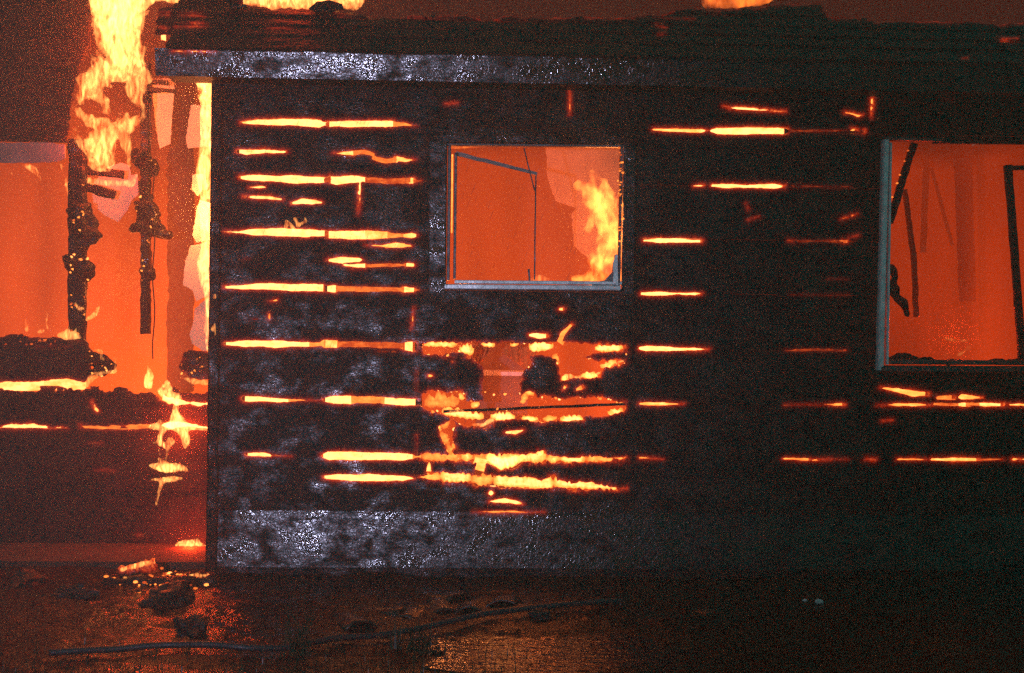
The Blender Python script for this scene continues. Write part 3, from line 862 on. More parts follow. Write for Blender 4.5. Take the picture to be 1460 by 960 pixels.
BALL = {}
for _q in (1, 2):
    _b = bmesh.new(); bmesh.ops.create_icosphere(_b, subdivisions=_q, radius=1.0)
    _b.verts.ensure_lookup_table()
    BALL[_q] = (np.array([v.co for v in _b.verts]), np.array([[v.index for v in f.verts] for f in _b.faces]))
    _b.free()
def lump(name, pts, Y, mat, parent=None, vox=0.009, rough=0.010, seed=0, squash=1.0, nscale=(30, 30, 30), smooth=True):
    """an uneven solid: overlapping balls along chains (photo pixels + radius) merged into one skin"""
    k = pxm(Y)
    V, Fc, nb = [], [], 0
    for ch in pts:
        ch = [q if len(q) == 4 else (*q, 0.0) for q in ch]
        if len(ch) == 1:
            ch = ch * 2
        for (x0, y0, r0, d0), (x1, y1, r1, d1) in zip(ch[:-1], ch[1:]):
            n = max(1, min(30, int(math.hypot(x1 - x0, y1 - y0) / max(0.5 * min(r0, r1), 1.2))))
            for i in range(n + 1):
                t = i / n
                r = r0 + (r1 - r0) * t
                p = at(x0 + (x1 - x0) * t, y0 + (y1 - y0) * t, Y + d0 + (d1 - d0) * t)
                bv, bf = BALL[2 if r > 6 else 1]
                V.append(bv * (r * k) * np.array([1, squash, 1]) + p)
                Fc.append(bf + nb); nb += len(bv)
    me = bpy.data.meshes.new(name)
    me.from_pydata(np.concatenate(V).tolist(), [], np.concatenate(Fc).tolist())
    me.update()
    o = bpy.data.objects.new(name, me)
    C.objects.link(o)
    md = o.modifiers.new('r', 'REMESH'); md.mode = 'VOXEL'; md.voxel_size = vox
    dg = bpy.context.evaluated_depsgraph_get()
    me2 = bpy.data.meshes.new_from_object(o.evaluated_get(dg))
    bpy.data.objects.remove(o); bpy.data.meshes.remove(me)
    me2.name = name
    n = len(me2.vertices)
    co = np.empty(n * 3); me2.vertices.foreach_get('co', co); co = co.reshape(-1, 3)
    no = np.empty(n * 3); me2.vertex_normals.foreach_get('vector', no); no = no.reshape(-1, 3)
    q = co * np.array(nscale)
    co += no * (fbm(q, seed, 3) * rough)[:, None]
    co += np.stack([fbm(q * 0.6, seed + 50, 2), fbm(q * 0.6, seed + 60, 2) * 0.5, np.zeros(n)], -1) * rough * 0.9
    me2.vertices.foreach_set('co', co.ravel())
    me2.update()
    o = bpy.data.objects.new(name, me2)
    C.objects.link(o)
    md = o.modifiers.new('r', 'REMESH'); md.mode = 'VOXEL'; md.voxel_size = vox * 0.8
    dg = bpy.context.evaluated_depsgraph_get()
    me3 = bpy.data.meshes.new_from_object(o.evaluated_get(dg))
    bpy.data.objects.remove(o); bpy.data.meshes.remove(me2)
    me2 = me3
    me2.name = name
    me2.polygons.foreach_set('use_smooth', [smooth] * len(me2.polygons))
    me2.update()
    return link(name, me2, mat, parent)

lump('charred_debris', [[(1268, 380, 6), (1275, 395, 6), (1272, 412, 8), (1285, 428, 8), (1293, 450, 4)]], 0.06, M_POST, house, rough=0.02, seed=3)
lump('charred_debris', [[(1270, 512, 5), (1290, 508, 7), (1310, 514, 5), (1350, 517, 4), (1400, 517, 4), (1440, 515, 5), (1475, 516, 4)]], 0.06, M_POST, house, rough=0.02, seed=4)

# gypsum boards hanging in the rooms
shard('gypsum_board', 1.5, [(778, 190), (900, 190), (905, 420), (850, 380), (818, 350), (815, 305), (822, 298), (792, 286), (780, 250)], M_PANEL, house, 0.012)
shard('gypsum_board', 2.2, [(1360, 200), (1385, 200), (1392, 430), (1368, 430)], M_PLASTER, house, 0.012)

# ------------------------------------------------------------------ roof: fascia and the deck boards left on it
Y_EAVE = -0.33
e0 = at(222, 93, Y_EAVE)
tilt = math.tan(R(11))
FASC = Plane((0, Y_EAVE, at(470, 113, Y_EAVE)[2]), (1, 0, 0), (0, -math.sin(R(11)), math.cos(R(11))))
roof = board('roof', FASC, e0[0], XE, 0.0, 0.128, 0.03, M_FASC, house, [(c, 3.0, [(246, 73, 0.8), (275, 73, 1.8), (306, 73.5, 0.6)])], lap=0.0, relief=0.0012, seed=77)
roof['label'] = 'wet charred fascia board along the eave'
zt = FASC.pt(0.0, 0.128)[2]
yt = FASC.pt(0.0, 0.128)[1]
DECK = Plane((0, yt - 0.01, zt + 0.006), (1, 0, 0), (0, math.cos(R(33)), math.sin(R(33))))
RH = [(c, 3.4, [(225, 23, 1), (240, 23, 1.5)]), (c, 3.8, [(257, 23, 1.2), (275, 23, 2.5), (292, 24, 0.8)]), (c, 3.8, [(229, 41, 3), (236, 42, 3.5)]), (c, 2.0, [(250, 40, 2.5), (265, 39, 2.5)]), (c, 4, [(265, 39, 2.5), (280, 38, 2.8), (294, 38, 1)]),
      (c, 2.2, [(380, 40.5, 0.7), (396, 41, 1.3), (416, 42, 0.6)]), (c, 1.4, [(935, 36, 0.8), (943, 38, 1.5), (950, 40, 0.6)]), (c, 1.0, [(938, 50, 0.8), (946, 50, 1)]), (c, 0.7, [(905, 27, 0.7), (990, 28, 1.0)]), (c, 2.4, [(1428, 58, 1.2), (1450, 57, 1)]), (c, 0.8, [(1372, 84, 1.5), (1378, 84, 1.5)])]
TOPKEEP = [(214, 70), (222, 60), (222, 12), (240, 10), (262, 2), (272, -6), (335, -4), (350, 8), (375, 9), (386, 16), (420, 16), (455, 15), (470, 18), (500, 24), (560, 26), (640, 26), (760, 27), (900, 28), (1000, 12), (1010, 18), (1050, 17), (1100, 9), (1170, 8), (1185, 26), (1250, 31), (1330, 33), (1600, 33), (2400, 40), (2400, 260), (200, 160)]
vj = [DECK.uv(700, y)[1] for y in (77, 58, 44, 30, 14, -8)]
vj[0] = -0.012
for k in range(len(vj) - 1):
    u0 = DECK.uv((236, 219, 222, 223, 240)[k], (68, 52, 34, 20, 8)[k])[0]
    board('roof_board', DECK, u0, XE, vj[k] + 0.002, vj[k + 1] - 0.002, 0.02, M_ROOF, roof, RH, keep=TOPKEEP, lap=0.010, relief=0.004, seed=90 + k, warm=1.0, edge=2.0, hs=1.6, halo_of=0.6)
for cc, h, p in RH:
    ember(DECK, 0.03, h, p, roof, 1.0)
ember(FASC, 0.05, 3.4, [(240, 73, 1.5), (310, 73.5, 1.5)], roof, 2.0)
for nm, poly, seed in (('roof_scrap', [(440, 12), (452, 2), (470, 0), (488, 6), (490, 12), (470, 17), (455, 18)], 1), ('roof_scrap', [(330, 8), (350, 6), (352, 9), (332, 12)], 2)):
    shard(nm, 0.0, poly, M_POST, roof, 0.03)
# rafters under the deck
for px in (240, 360, 480, 600, 720, 840, 960, 1080, 1200, 1320, 1440):
    x = WALL.uv(px, 100)[0] + 0.05
    a = np.array([x, yt + 0.06, zt - 0.05]); d = np.array([0, math.cos(R(33)), math.sin(R(33))])
    link('rafter', bar(a + d * 0.02, a + d * 0.62, 0.04, 0.06, 0.003, 10, px), M_POST, roof)
# soffit boards between fascia and wall
link('soffit', box_me((e0[0] + 0.03, Y_EAVE + 0.075, FASC.O[2] + 0.018), (XE, -0.05, FASC.O[2] + 0.032)), M_ROOF, roof)

# ------------------------------------------------------------------ left wing
x0L = at(-70, 480, YL)[0]
x1L = XC + 0.02
zb = [LEFT.uv(150, y)[1] for y in (792, 700, 611, 551, 477)]
leftw = link('side_wall', box_me((x0L, YL + 0.015, -0.05), (x1L, YL + 0.14, LEFT.uv(150, 791)[1] - 0.002)), M_CONC, house)
LG = [(3.6,[(-60,549,4),(40,549,5),(60,548,5)]),(3.4,[(60,547,6),(100,546,7),(120,548,4)]),(3.8,[(-60,608,3),(60,609,3.2),(96,610,0.8)]),(1.8,[(115,608,4),(150,610,4),(190,608,5),(212,607,5)]),(4,[(212,606,3),(255,606,4.5),(280,608,3.5),(301,611,2)]),
      (1,[(130,632,.7),(145,632,1)]),(0.9,[(138,670,.8),(165,671,.8)]),(4,[(230,566,4),(250,573,5),(298,577,2.5)]),(3.6,[(131,572,1.5),(135,578,3),(139,588,1)]),(0.8,[(52,494,.8),(100,494,.8)]),(1.2,[(195,763,1),(202,763,1)])]
LH = [(c, h, p) for h, p in LG]
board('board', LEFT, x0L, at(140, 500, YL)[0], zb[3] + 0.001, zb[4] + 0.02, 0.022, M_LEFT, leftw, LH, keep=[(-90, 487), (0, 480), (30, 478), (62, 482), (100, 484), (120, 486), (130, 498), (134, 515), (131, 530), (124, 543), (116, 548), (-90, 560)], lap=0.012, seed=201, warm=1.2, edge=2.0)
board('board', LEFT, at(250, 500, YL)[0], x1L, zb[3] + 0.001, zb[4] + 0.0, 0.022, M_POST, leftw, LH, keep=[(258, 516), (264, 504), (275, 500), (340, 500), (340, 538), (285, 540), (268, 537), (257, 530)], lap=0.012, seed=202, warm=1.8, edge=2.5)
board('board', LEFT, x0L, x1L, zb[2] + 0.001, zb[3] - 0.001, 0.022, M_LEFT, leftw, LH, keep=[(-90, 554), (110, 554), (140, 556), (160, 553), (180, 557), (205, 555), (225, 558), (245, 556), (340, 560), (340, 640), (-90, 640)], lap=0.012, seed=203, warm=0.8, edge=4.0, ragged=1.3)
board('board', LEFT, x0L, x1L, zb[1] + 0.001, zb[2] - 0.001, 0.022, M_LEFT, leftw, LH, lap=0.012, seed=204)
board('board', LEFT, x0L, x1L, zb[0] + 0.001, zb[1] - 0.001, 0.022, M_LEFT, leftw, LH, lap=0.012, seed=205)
for h, p in LG:
    ember(LEFT, 0.04, h, p, leftw)
# upper wall of the wing, above the burned-out opening
zu = [LEFT.uv(50, y)[1] for y in (203, 150, 95, 40, -30)]
for k in range(4):
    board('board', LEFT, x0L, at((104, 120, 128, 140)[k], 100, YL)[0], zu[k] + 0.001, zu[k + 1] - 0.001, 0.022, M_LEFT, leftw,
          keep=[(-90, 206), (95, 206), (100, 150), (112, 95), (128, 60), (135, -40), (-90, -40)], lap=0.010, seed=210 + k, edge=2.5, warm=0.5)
shard('gypsum_board', YL - 0.02, [(-60, 204), (60, 203), (92, 206), (93, 226), (80, 231), (50, 232), (-60, 232)], M_SOFFIT, leftw, 0.014)
# posts of the opening
def post(px0, py0, px1, py1, Y, w, seed):
    o = link('post', bar(at(px0, py0, Y), at(px1, py1, Y), w, 0.08, 0.011, 90, seed), M_POST, leftw)
    return o
post(111, 200, 110, 492, YL + 0.05, 0.092, 11)
post(208, 90, 208, 476, YL + 0.25, 0.050, 12)
link('post', bar(at(259, 100, YL + 0.9), at(257, 560, YL + 0.9), 0.15, 0.10, 0.02, 60, 13), M_PLASTER, leftw)
lump('charred_knot', [[(112, 300, 16), (122, 335, 18), (115, 345, 14)]], YL + 0.04, M_POST, leftw, rough=0.03, seed=5)
lump('charred_knot', [[(108, 375, 16), (120, 388, 14)]], YL + 0.04, M_POST, leftw, rough=0.03, seed=6)
lump('charred_knot', [[(200, 298, 12), (212, 300, 14), (228, 332, 8)], [(184, 328, 5), (205, 322, 9), (235, 335, 7)]], YL + 0.24, M_POST, leftw, rough=0.03, seed=7)
lump('charred_knot', [[(195, 220, 10), (208, 235, 12), (215, 245, 8)], [(205, 260, 8), (208, 290, 9)]], YL + 0.24, M_POST, leftw, rough=0.03, seed=8)
lump('charred_knot', [[(208, 388, 8), (214, 392, 9)]], YL + 0.24, M_POST, leftw, rough=0.025, seed=9)
# burning cross pieces between the posts
for a, b_, w, s in (((124, 243), (176, 249), 0.045, 1), ((120, 266), (164, 279), 0.050, 2), ((214, 117), (240, 119), 0.022, 3), ((212, 128), (249, 130), 0.022, 4)):
    link('cross_piece', bar(at(*a, YL + 0.12), at(*b_, YL + 0.12), w, 0.05, 0.008, 20, s), M_LEFT, leftw)
# wire hanging by the second post
wv, wf = [], []
pts = [at(219 + 1.6 * math.sin(y * 0.06), y, YL + 0.2) for y in range(236, 524, 12)]
def tube(pts, r, k=6):
    vs, fs = [], []
    for i, p in enumerate(pts):
        p = np.array(p); a = np.array(pts[min(i + 1, len(pts) - 1)]) - np.array(pts[max(i - 1, 0)]); a = a / np.linalg.norm(a)
        s = np.cross(a, [0.0, 0.3, 1.0] if abs(a[2]) < 0.9 else [0, 1.0, 0]); s /= np.linalg.norm(s); t = np.cross(s, a)
        rr = r[i] if hasattr(r, '__len__') else r
        for j in range(k):
            an = 2 * math.pi * j / k
            vs.append(p + rr * (math.cos(an) * s + math.sin(an) * t))
    for i in range(len(pts) - 1):
        for j in range(k):
            fs.append((i * k + j, i * k + (j + 1) % k, (i + 1) * k + (j + 1) % k, (i + 1) * k + j))
    fs += [tuple(range(k))[::-1], tuple((len(pts) - 1) * k + j for j in range(k))]
    me = mesh('tube', vs, fs, True)
    bm = bmesh.new(); bm.from_mesh(me); bmesh.ops.recalc_face_normals(bm, faces=bm.faces); bm.to_mesh(me); bm.free()
    return me
link('wire', tube(pts, 0.0035), M_POST, leftw)
# torn gypsum board lit by the fire
for Y, poly in ((YL + 0.30, [(128, 268), (150, 240), (172, 232), (184, 236), (187, 250), (196, 248), (197, 278), (188, 285), (182, 300), (168, 317), (150, 308), (135, 294)]),
                (YL + 0.50, [(216, 112), (250, 112), (245, 165), (243, 205), (228, 212), (222, 180), (219, 150)]),
                (YL + 0.60, [(272, 150), (302, 150), (302, 208), (268, 212), (265, 196)]),
                (YL + 0.25, [(274, 250), (290, 248), (288, 272), (282, 280), (273, 270)]),
                (YL + 0.25, [(285, 285), (300, 290), (300, 343), (280, 346), (274, 335), (280, 300)]),
                (YL + 0.22, [(272, 350), (299, 344), (304, 420), (280, 430), (275, 415), (261, 407), (264, 372)]),
                (YL + 0.24, [(278, 440), (303, 418), (304, 500), (288, 500), (274, 490), (270, 478), (275, 462)])):
    shard('gypsum_board', Y, poly, M_DRY, leftw, 0.012)

# embers glowing on the posts
def speckle(n, x0, x1, y0, y1, Y, hot, r=(0.5, 1.6), parent=leftw):
    pl = Plane((0, Y, 0), (1, 0, 0), (0, 0, 1))
    for _ in range(n):
        x, y = random.uniform(x0, x1), random.uniform(y0, y1)
        w = random.uniform(*r)
        ember(pl, 0.0, random.choice(hot), [(x - w * random.uniform(0.5, 1.6), y + random.uniform(-1.5, 1.5), w * 0.5), (x, y, w), (x + w * random.uniform(0.3, 2), y + random.uniform(-2.5, 2.5), w * 0.4)], parent, 0.2)
speckle(9, 98, 128, 255, 330, YL - 0.035, (1.2, 2.2, 3.0))
speckle(8, 99, 127, 360, 400, YL - 0.035, (2.2, 3.2, 3.8), (0.8, 1.8))
speckle(8, 100, 124, 420, 480, YL - 0.03, (1.2, 2.4))
speckle(8, 190, 222, 225, 330, YL + 0.13, (1.2, 2.2, 3.2))
speckle(6, 198, 212, 340, 400, YL + 0.19, (1.8, 3.0))
lump('charred_knot', [[(128, 512, 9), (146, 512, 10), (158, 520, 8), (150, 532, 7), (130, 530, 6)]], YL + 0.0, M_POST, leftw, rough=0.03, seed=15)
speckle(12, 124, 166, 500, 538, YL - 0.05, (2.0, 3.0, 4.0), (0.4, 1.2))
speckle(10, 256, 302, 500, 540, YL - 0.05, (1.4, 2.4, 3.4), (0.4, 1.2))
speckle(10, 0, 110, 484, 492, YL - 0.02, (0.6, 1.0, 1.6), (0.6, 1.6))

# ------------------------------------------------------------------ flames
FL_BIG = flame_mat('flame_body', 80.0, nscale=46, lowcut=0.45, stretch=0.36, hot=(1.0, 0.38, 0.09))
FL_MID = flame_mat('flame_lick', 95.0, nscale=48, lowcut=0.38)
FL_SOFT = flame_mat('flame_soft', 8.0, nscale=9, stretch=0.6, hot=(1.0, 0.30, 0.045), lowcut=0.3, step=0.4)
FL_SMALL = flame_mat('flame_small', 170.0, nscale=60)
def flame(label, chains, Y, mat=FL_MID, seed=0, rough=0.016, vox=0.007, squash=1.0, group=None, feather=1.0):
    rs = random.Random(seed)
    licks = []
    for ch in chains:
        for (x0, y0, r0), (x1, y1, r1) in zip(ch[:-1], ch[1:]):
            for _ in range(max(1, int(math.hypot(x1 - x0, y1 - y0) / 9 * feather))):
                t = rs.random(); r = r0 + (r1 - r0) * t
                if r < 3.5: continue
                x = x0 + (x1 - x0) * t + rs.uniform(-0.9, 0.9) * r; y = y0 + (y1 - y0) * t + rs.uniform(-0.5, 0.6) * r
                l = rs.uniform(0.8, 2.2) * r; dx = rs.gauss(0.06, 0.28) * l; dz = rs.uniform(-0.5, 0.5) * r * pxm(Y)
                licks.append([(x, y, r * rs.uniform(0.22, 0.4), dz), (x + dx * 0.4, y - l * 0.55, r * 0.2, dz), (x + dx, y - l, 0.6, dz)])
    o = lump('flame', chains + licks, Y, mat, None, vox, rough, seed, squash, nscale=(34, 34, 15))
    return tag(o, label, 'flame', group)
flame('tall yellow blaze rising above the burned-out opening left of the roof', [
    [(165, -45, 34), (168, 5, 40), (172, 50, 31), (178, 92, 23)], [(146, -10, 14), (140, 12, 8), (137, 30, 3)], [(152, 38, 12), (143, 50, 7)],
    [(178, 95, 20), (150, 104, 19), (130, 118, 16), (121, 138, 9), (119, 148, 3)], [(136, 118, 9), (142, 140, 7), (150, 160, 3)],
    [(190, 70, 16), (198, 105, 11), (192, 138, 10), (201, 152, 6), (209, 166, 2)], [(118, 92, 4), (112, 80, 1.5)],
    [(96, 154, 1.5), (108, 156, 6), (124, 168, 7), (152, 184, 11)], [(152, 186, 13), (182, 180, 10), (202, 166, 6)],
    [(152, 192, 15), (138, 212, 19), (146, 234, 13)], [(172, 190, 11), (182, 214, 6), (188, 238, 3)], [(108, 186, 4), (112, 198, 6), (120, 210, 6)]], YL - 0.05, FL_BIG, 1, rough=0.03, feather=2.2)
flame('thin white-hot flame climbing the house corner under the eave', [
    [(291, 100, 14), (295, 135, 11), (299, 175, 6)], [(294, 160, 9), (295, 210, 9), (289, 240, 11), (294, 285, 9), (288, 300, 7), (295, 330, 9), (293, 365, 8), (291, 385, 10), (296, 415, 7), (298, 450, 6), (297, 500, 5)], [(280, 104, 9), (288, 122, 7), (294, 150, 4)]], YL - 0.12, flame_mat('flame_corner', 150.0, nscale=48, lowcut=0.36), 2, rough=0.012)
flame('ragged flame spilling down the scorched boards beside the corner', [
    [(208, 518, 1.5), (212, 534, 6), (211, 550, 7)], [(224, 556, 3), (236, 560, 7), (252, 570, 8)], [(249, 568, 5), (249, 596, 6)], [(238, 544, 1.5), (242, 556, 5)],
    [(212, 608, 3), (236, 609, 6), (250, 606, 8), (272, 610, 6), (297, 612, 2)], [(258, 608, 8), (264, 626, 6), (262, 642, 2)], [(249, 590, 6), (258, 604, 7)], [(216, 632, 3), (228, 630, 4), (240, 638, 5), (248, 630, 3)], [(232, 616, 4), (224, 630, 3)], [(243, 626, 4), (240, 646, 3), (238, 662, 4)], [(226, 640, 2), (232, 652, 2)]], YL - 0.06, FL_SMALL, 3, feather=2.0)
flame('small flat flame on the lower scorched boards, below the ragged one', [[(213, 664, 2.5), (238, 667, 8.5), (258, 667, 6), (266, 672, 2)], [(226, 654, 2.5), (238, 662, 5)]], YL - 0.06, FL_SMALL, 4, rough=0.01)
flame('dripping flame lowest on the scorched boards beside the corner', [[(217, 684, 2.5), (238, 684, 5), (260, 682, 2.5)], [(232, 687, 5), (227, 702, 4), (223, 720, 2)]], YL - 0.06, FL_SMALL, 5, rough=0.008)
flame('small bright fire at the foot of the scorched boards by the corner', [[(252, 777, 4), (268, 779, 9), (290, 782, 6)], [(262, 772, 3), (272, 772, 4), (280, 768, 2)]], YL - 0.1, FL_SMALL, 6, rough=0.012)
flame('short flame on the charred board end left of the gap', [[(84, 478, 4), (96, 478, 8), (114, 480, 4)], [(96, 472, 4), (98, 462, 1.5)], [(108, 474, 3), (112, 462, 1.2)], [(68, 470, 3), (66, 455, 2.5), (69, 438, 1)], [(60, 472, 4), (52, 474, 2)]], YL - 0.02, FL_MID, 7, rough=0.008)
flame('faint narrow flame on the board at the photo edge', [[(39, 472, 3), (37, 460, 2.5), (38, 448, 1)]], YL - 0.02, FL_MID, 8, rough=0.006)
flame('hanging flame under the pale gypsum strip', [[(34, 236, 3), (46, 240, 6), (55, 250, 3), (61, 261, 1)], [(14, 246, 2), (18, 248, 3)], [(88, 236, 3), (89, 250, 2)]], YL + 0.05, FL_MID, 9, rough=0.006)
flame('flame between the two charred posts, over the crossed pieces', [[(98, 262, 4), (125, 258, 5), (160, 262, 5), (186, 262, 6), (192, 250, 4)], [(94, 252, 2), (98, 270, 4), (100, 288, 2)]], YL + 0.06, FL_MID, 10, rough=0.01)
flame('curling flame on the first charred post near its foot', [[(107, 432, 2), (112, 440, 3), (122, 440, 2)], [(124, 456, 3), (136, 448, 4), (142, 436, 1.5)]], YL - 0.03, FL_SMALL, 11, rough=0.006)
flame('bright blaze above the roof near its left end', [[(338, -10, 14), (380, -10, 22), (430, -8, 22), (462, -4, 18), (500, -6, 20), (525, -24, 16)]], 0.35, FL_BIG, 12, rough=0.03)
flame('orange flame above the roof corner at the eave end', [[(225, -8, 10), (245, -8, 14), (268, -16, 12)], [(200, 10, 8), (212, 0, 9)]], 0.4, FL_MID, 13, rough=0.02)
flame('low orange flame showing through the broken roof right of centre', [[(1008, 0, 12), (1040, 0, 14), (1080, -2, 12), (1100, -4, 6)]], 0.4, flame_mat('flame_dull', 40.0, nscale=14, hot=(1.0, 0.2, 0.02)), 14, rough=0.015)
flame('billowing yellow flame inside the centre window', [[(826, 400, 8), (846, 396, 14), (872, 394, 16)], [(850, 380, 13), (868, 366, 21), (874, 330, 22), (862, 296, 25), (844, 280, 16), (828, 266, 7)], [(884, 300, 14), (888, 350, 14)], [(850, 248, 4), (862, 268, 9)], [(846, 310, 8), (835, 330, 4)]], 0.9, flame_mat('flame_window', 46.0, nscale=17, stretch=0.6, hot=(1.0, 0.34, 0.05), lowcut=0.42, step=0.3), 15, rough=0.035)
flame('small yellow flame on the centre window sill behind the latch', [[(757, 400, 4), (770, 397, 6), (782, 398, 3)], [(760, 388, 2.5), (758, 378, 1.2)]], 0.12, flame_mat('flame_sill', 45.0, nscale=40), 16, rough=0.006)
flame('thin flame licking low inside the right window', [[(1338, 512, 3), (1352, 503, 3)], [(1346, 482, 2), (1364, 486, 3), (1384, 486, 2)], [(1362, 508, 3), (1382, 496, 4)]], 0.6, flame_mat('flame_faint', 14.0, nscale=25), 17, rough=0.012)
flame('flickering flame above the wall gap left of the centre window', [[(407, 326, 3), (408, 315, 3)], [(412, 318, 3), (418, 326, 3)], [(420, 312, 3), (424, 322, 3)], [(424, 322, 3), (436, 316, 3), (435, 310, 1.5)], [(405, 329, 3), (440, 330, 2.5)]], -0.045, FL_SMALL, 18, rough=0.006, vox=0.005)
flame('small flame on the corner board low by the gypsum', [[(303, 470, 3.5), (306, 462, 2), (307, 478, 2)]], -0.06, FL_SMALL, 19, rough=0.004, vox=0.005)
flame('curl of flame round the burnt end of the left board', [[(132, 500, 2), (142, 500, 3.5), (145, 512, 2.5)], [(158, 502, 2.5), (163, 516, 3), (163, 530, 3.5)], [(163, 530, 4), (146, 532, 3.5), (132, 538, 5), (124, 548, 5)], [(148, 512, 1.5), (150, 524, 1.5)]], YL - 0.06, FL_MID, 21, rough=0.012, vox=0.006)
flame('low flame under the charred stub at the corner', [[(258, 538, 2), (272, 544, 5), (302, 546, 5)], [(256, 520, 1.5), (258, 534, 2)], [(280, 512, 1.5), (282, 520, 2)]], YL - 0.05, FL_MID, 22, rough=0.01)
flame('tiny flame on the corner board halfway down', [[(306, 424, 3), (306, 420, 2)]], -0.06, FL_SMALL, 20, rough=0.003, vox=0.005)
for k, (lb, ch) in enumerate((('ragged flame fringe hanging in the right of the wall hole', [[(803, 540, 4), (812, 536, 4), (824, 540, 4), (834, 534, 4), (846, 538, 4), (856, 532, 4)], [(866, 524, 3), (878, 518, 3), (888, 514, 3)]]),
                              ('bright flame on the middle gap under the wall hole', [[(700, 652, 7), (716, 662, 9), (730, 658, 8), (744, 652, 5)], [(770, 646, 5), (776, 642, 3)], [(788, 656, 5)]]),
                              ('flame chain along the lath across the wall hole', [[(672, 606, 3), (690, 606, 4), (704, 598, 4), (720, 595, 4)], [(660, 588, 4), (640, 587, 3)], [(745, 598, 4), (768, 600, 3)], [(804, 600, 3), (830, 599, 3)]]))):
    flame(lb, ch, 0.0, FL_SMALL, 30 + k, rough=0.008, vox=0.006)

def fire_light(px, py, Y, energy, radius=0.12, col=(1.0, 0.04, 0.006)):
    l = bpy.data.lights.new('fire_light', 'POINT')
    l.energy = energy; l.color = col; l.shadow_soft_size = radius
    o = bpy.data.objects.new('fire_light', l); C.objects.link(o)
    o.location = at(px, py, Y)
fire_light(165, 60, YL - 0.05, 28, 0.15, (1.0, 0.06, 0.009))
fire_light(145, 205, YL - 0.08, 13, 0.1)
fire_light(255, 610, YL - 0.12, 17, 0.06)
fire_light(270, 775, YL - 0.16, 11, 0.04)
fire_light(200, 812, YL - 0.3, 10, 0.04)
fire_light(296, 130, YL - 0.10, 16, 0.05, (1.0, 0.24, 0.05))
fire_light(420, -40, 0.5, 14, 0.15)
fire_light(866, 320, 0.9, 13, 0.12, (1.0, 0.26, 0.06))
fire_light(770, 600, 0.28, 5, 0.06, (1.0, 0.16, 0.03))
fire_light(650, 480, 1.3, 18, 0.1, (1.0, 0.26, 0.06))
fire_light(180, 400, YL + 1.2, 14, 0.15, (1.0, 0.26, 0.06))
fire_light(290, 300, YL + 0.1, 14, 0.05, (1.0, 0.26, 0.06))
fire_light(1360, 480, 0.9, 20, 0.1)

# ------------------------------------------------------------------ glowing smoke that fills the rooms, and the plume over the roof
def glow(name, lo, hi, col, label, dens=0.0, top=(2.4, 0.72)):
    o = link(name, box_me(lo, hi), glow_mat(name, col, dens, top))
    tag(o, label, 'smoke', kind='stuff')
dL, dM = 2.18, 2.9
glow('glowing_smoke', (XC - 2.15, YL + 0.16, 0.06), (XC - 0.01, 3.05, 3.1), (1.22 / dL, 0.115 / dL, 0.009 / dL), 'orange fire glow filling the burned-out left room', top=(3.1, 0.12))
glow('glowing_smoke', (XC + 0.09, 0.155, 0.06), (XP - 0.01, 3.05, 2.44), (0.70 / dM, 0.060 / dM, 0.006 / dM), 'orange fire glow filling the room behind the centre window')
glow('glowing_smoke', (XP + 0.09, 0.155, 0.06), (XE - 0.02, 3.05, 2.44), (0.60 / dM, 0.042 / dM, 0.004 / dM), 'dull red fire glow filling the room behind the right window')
glow('smoke_plume', (XC + 0.35, 1.3, 2.62), (XE + 1.5, 3.3, 4.7), (0.085, 0.008, 0.003), 'dull red firelit smoke hanging behind the roof', 1.6)  # firelight on this smoke is put in as its own emission
glow('smoke_plume', (XC - 2.6, 1.0, 2.62), (XC + 0.33, 3.3, 4.7), (0.34, 0.030, 0.007), 'red firelit smoke behind the tall blaze at the left', 1.6)  # same here: the red firelight is the plume's own emission

# ------------------------------------------------------------------ things seen through the wall hole
def swag(label, x0, x1, ytop, drop, lean, Y, seed):
    vs, fs = [], []
    nu, nv = 26, 14
    for j in range(nv + 1):
        t = j / nv
        for i in range(nu + 1):
            s = i / nu
            px = x0 + (x1 - x0) * s + lean * t * t * 14
            dr = drop * (1 - 0.55 * (s if lean < 0 else 1 - s))
            py = ytop + dr * t
            p = at(px, py, Y)
            p[1] += 0.018 * math.sin(s * 22 + t * 3) * (0.3 + 0.7 * t)
            vs.append(p)
    for j in range(nv):
        for i in range(nu):
            a = j * (nu + 1) + i
            fs.append((a, a + 1, a + nu + 2, a + nu + 1))
    o = link('curtain', mesh('curtain', vs, fs, True), M_CLOTH)
    md = o.modifiers.new('thick', 'SOLIDIFY'); md.thickness = 0.003
    tag(o, label, 'curtain')
swag('narrow orange curtain at the left of the wall hole', 674, 704, 478, 62, -0.6, 0.42, 1)
swag('wide orange curtain gathered right of the middle in the wall hole', 712, 762, 478, 62, 0.5, 0.42, 2)
cab = empty('cabinet', tuple(at(716, 640, 0.75)))
cp = at(716, 640, 0.75); z1 = at(716, 536, 0.6)[2]
xa, xb = at(680, 560, 0.6)[0], at(752, 560, 0.6)[0]
link('carcass', box_me((xa, 0.6, 0.05), (xb, 0.95, z1)), M_WOODIN, cab)
link('top', box_me((xa - 0.015, 0.585, z1 + 0.001), (xb + 0.015, 0.96, z1 + 0.022)), M_WHITE, cab)
link('back_panel', box_me((xa, 0.935, z1 + 0.024), (xb, 0.955, z1 + 0.25)), M_WOODIN, cab)
tag(cab, 'low brown cabinet with a pale top seen through the wall hole', 'cabinet')

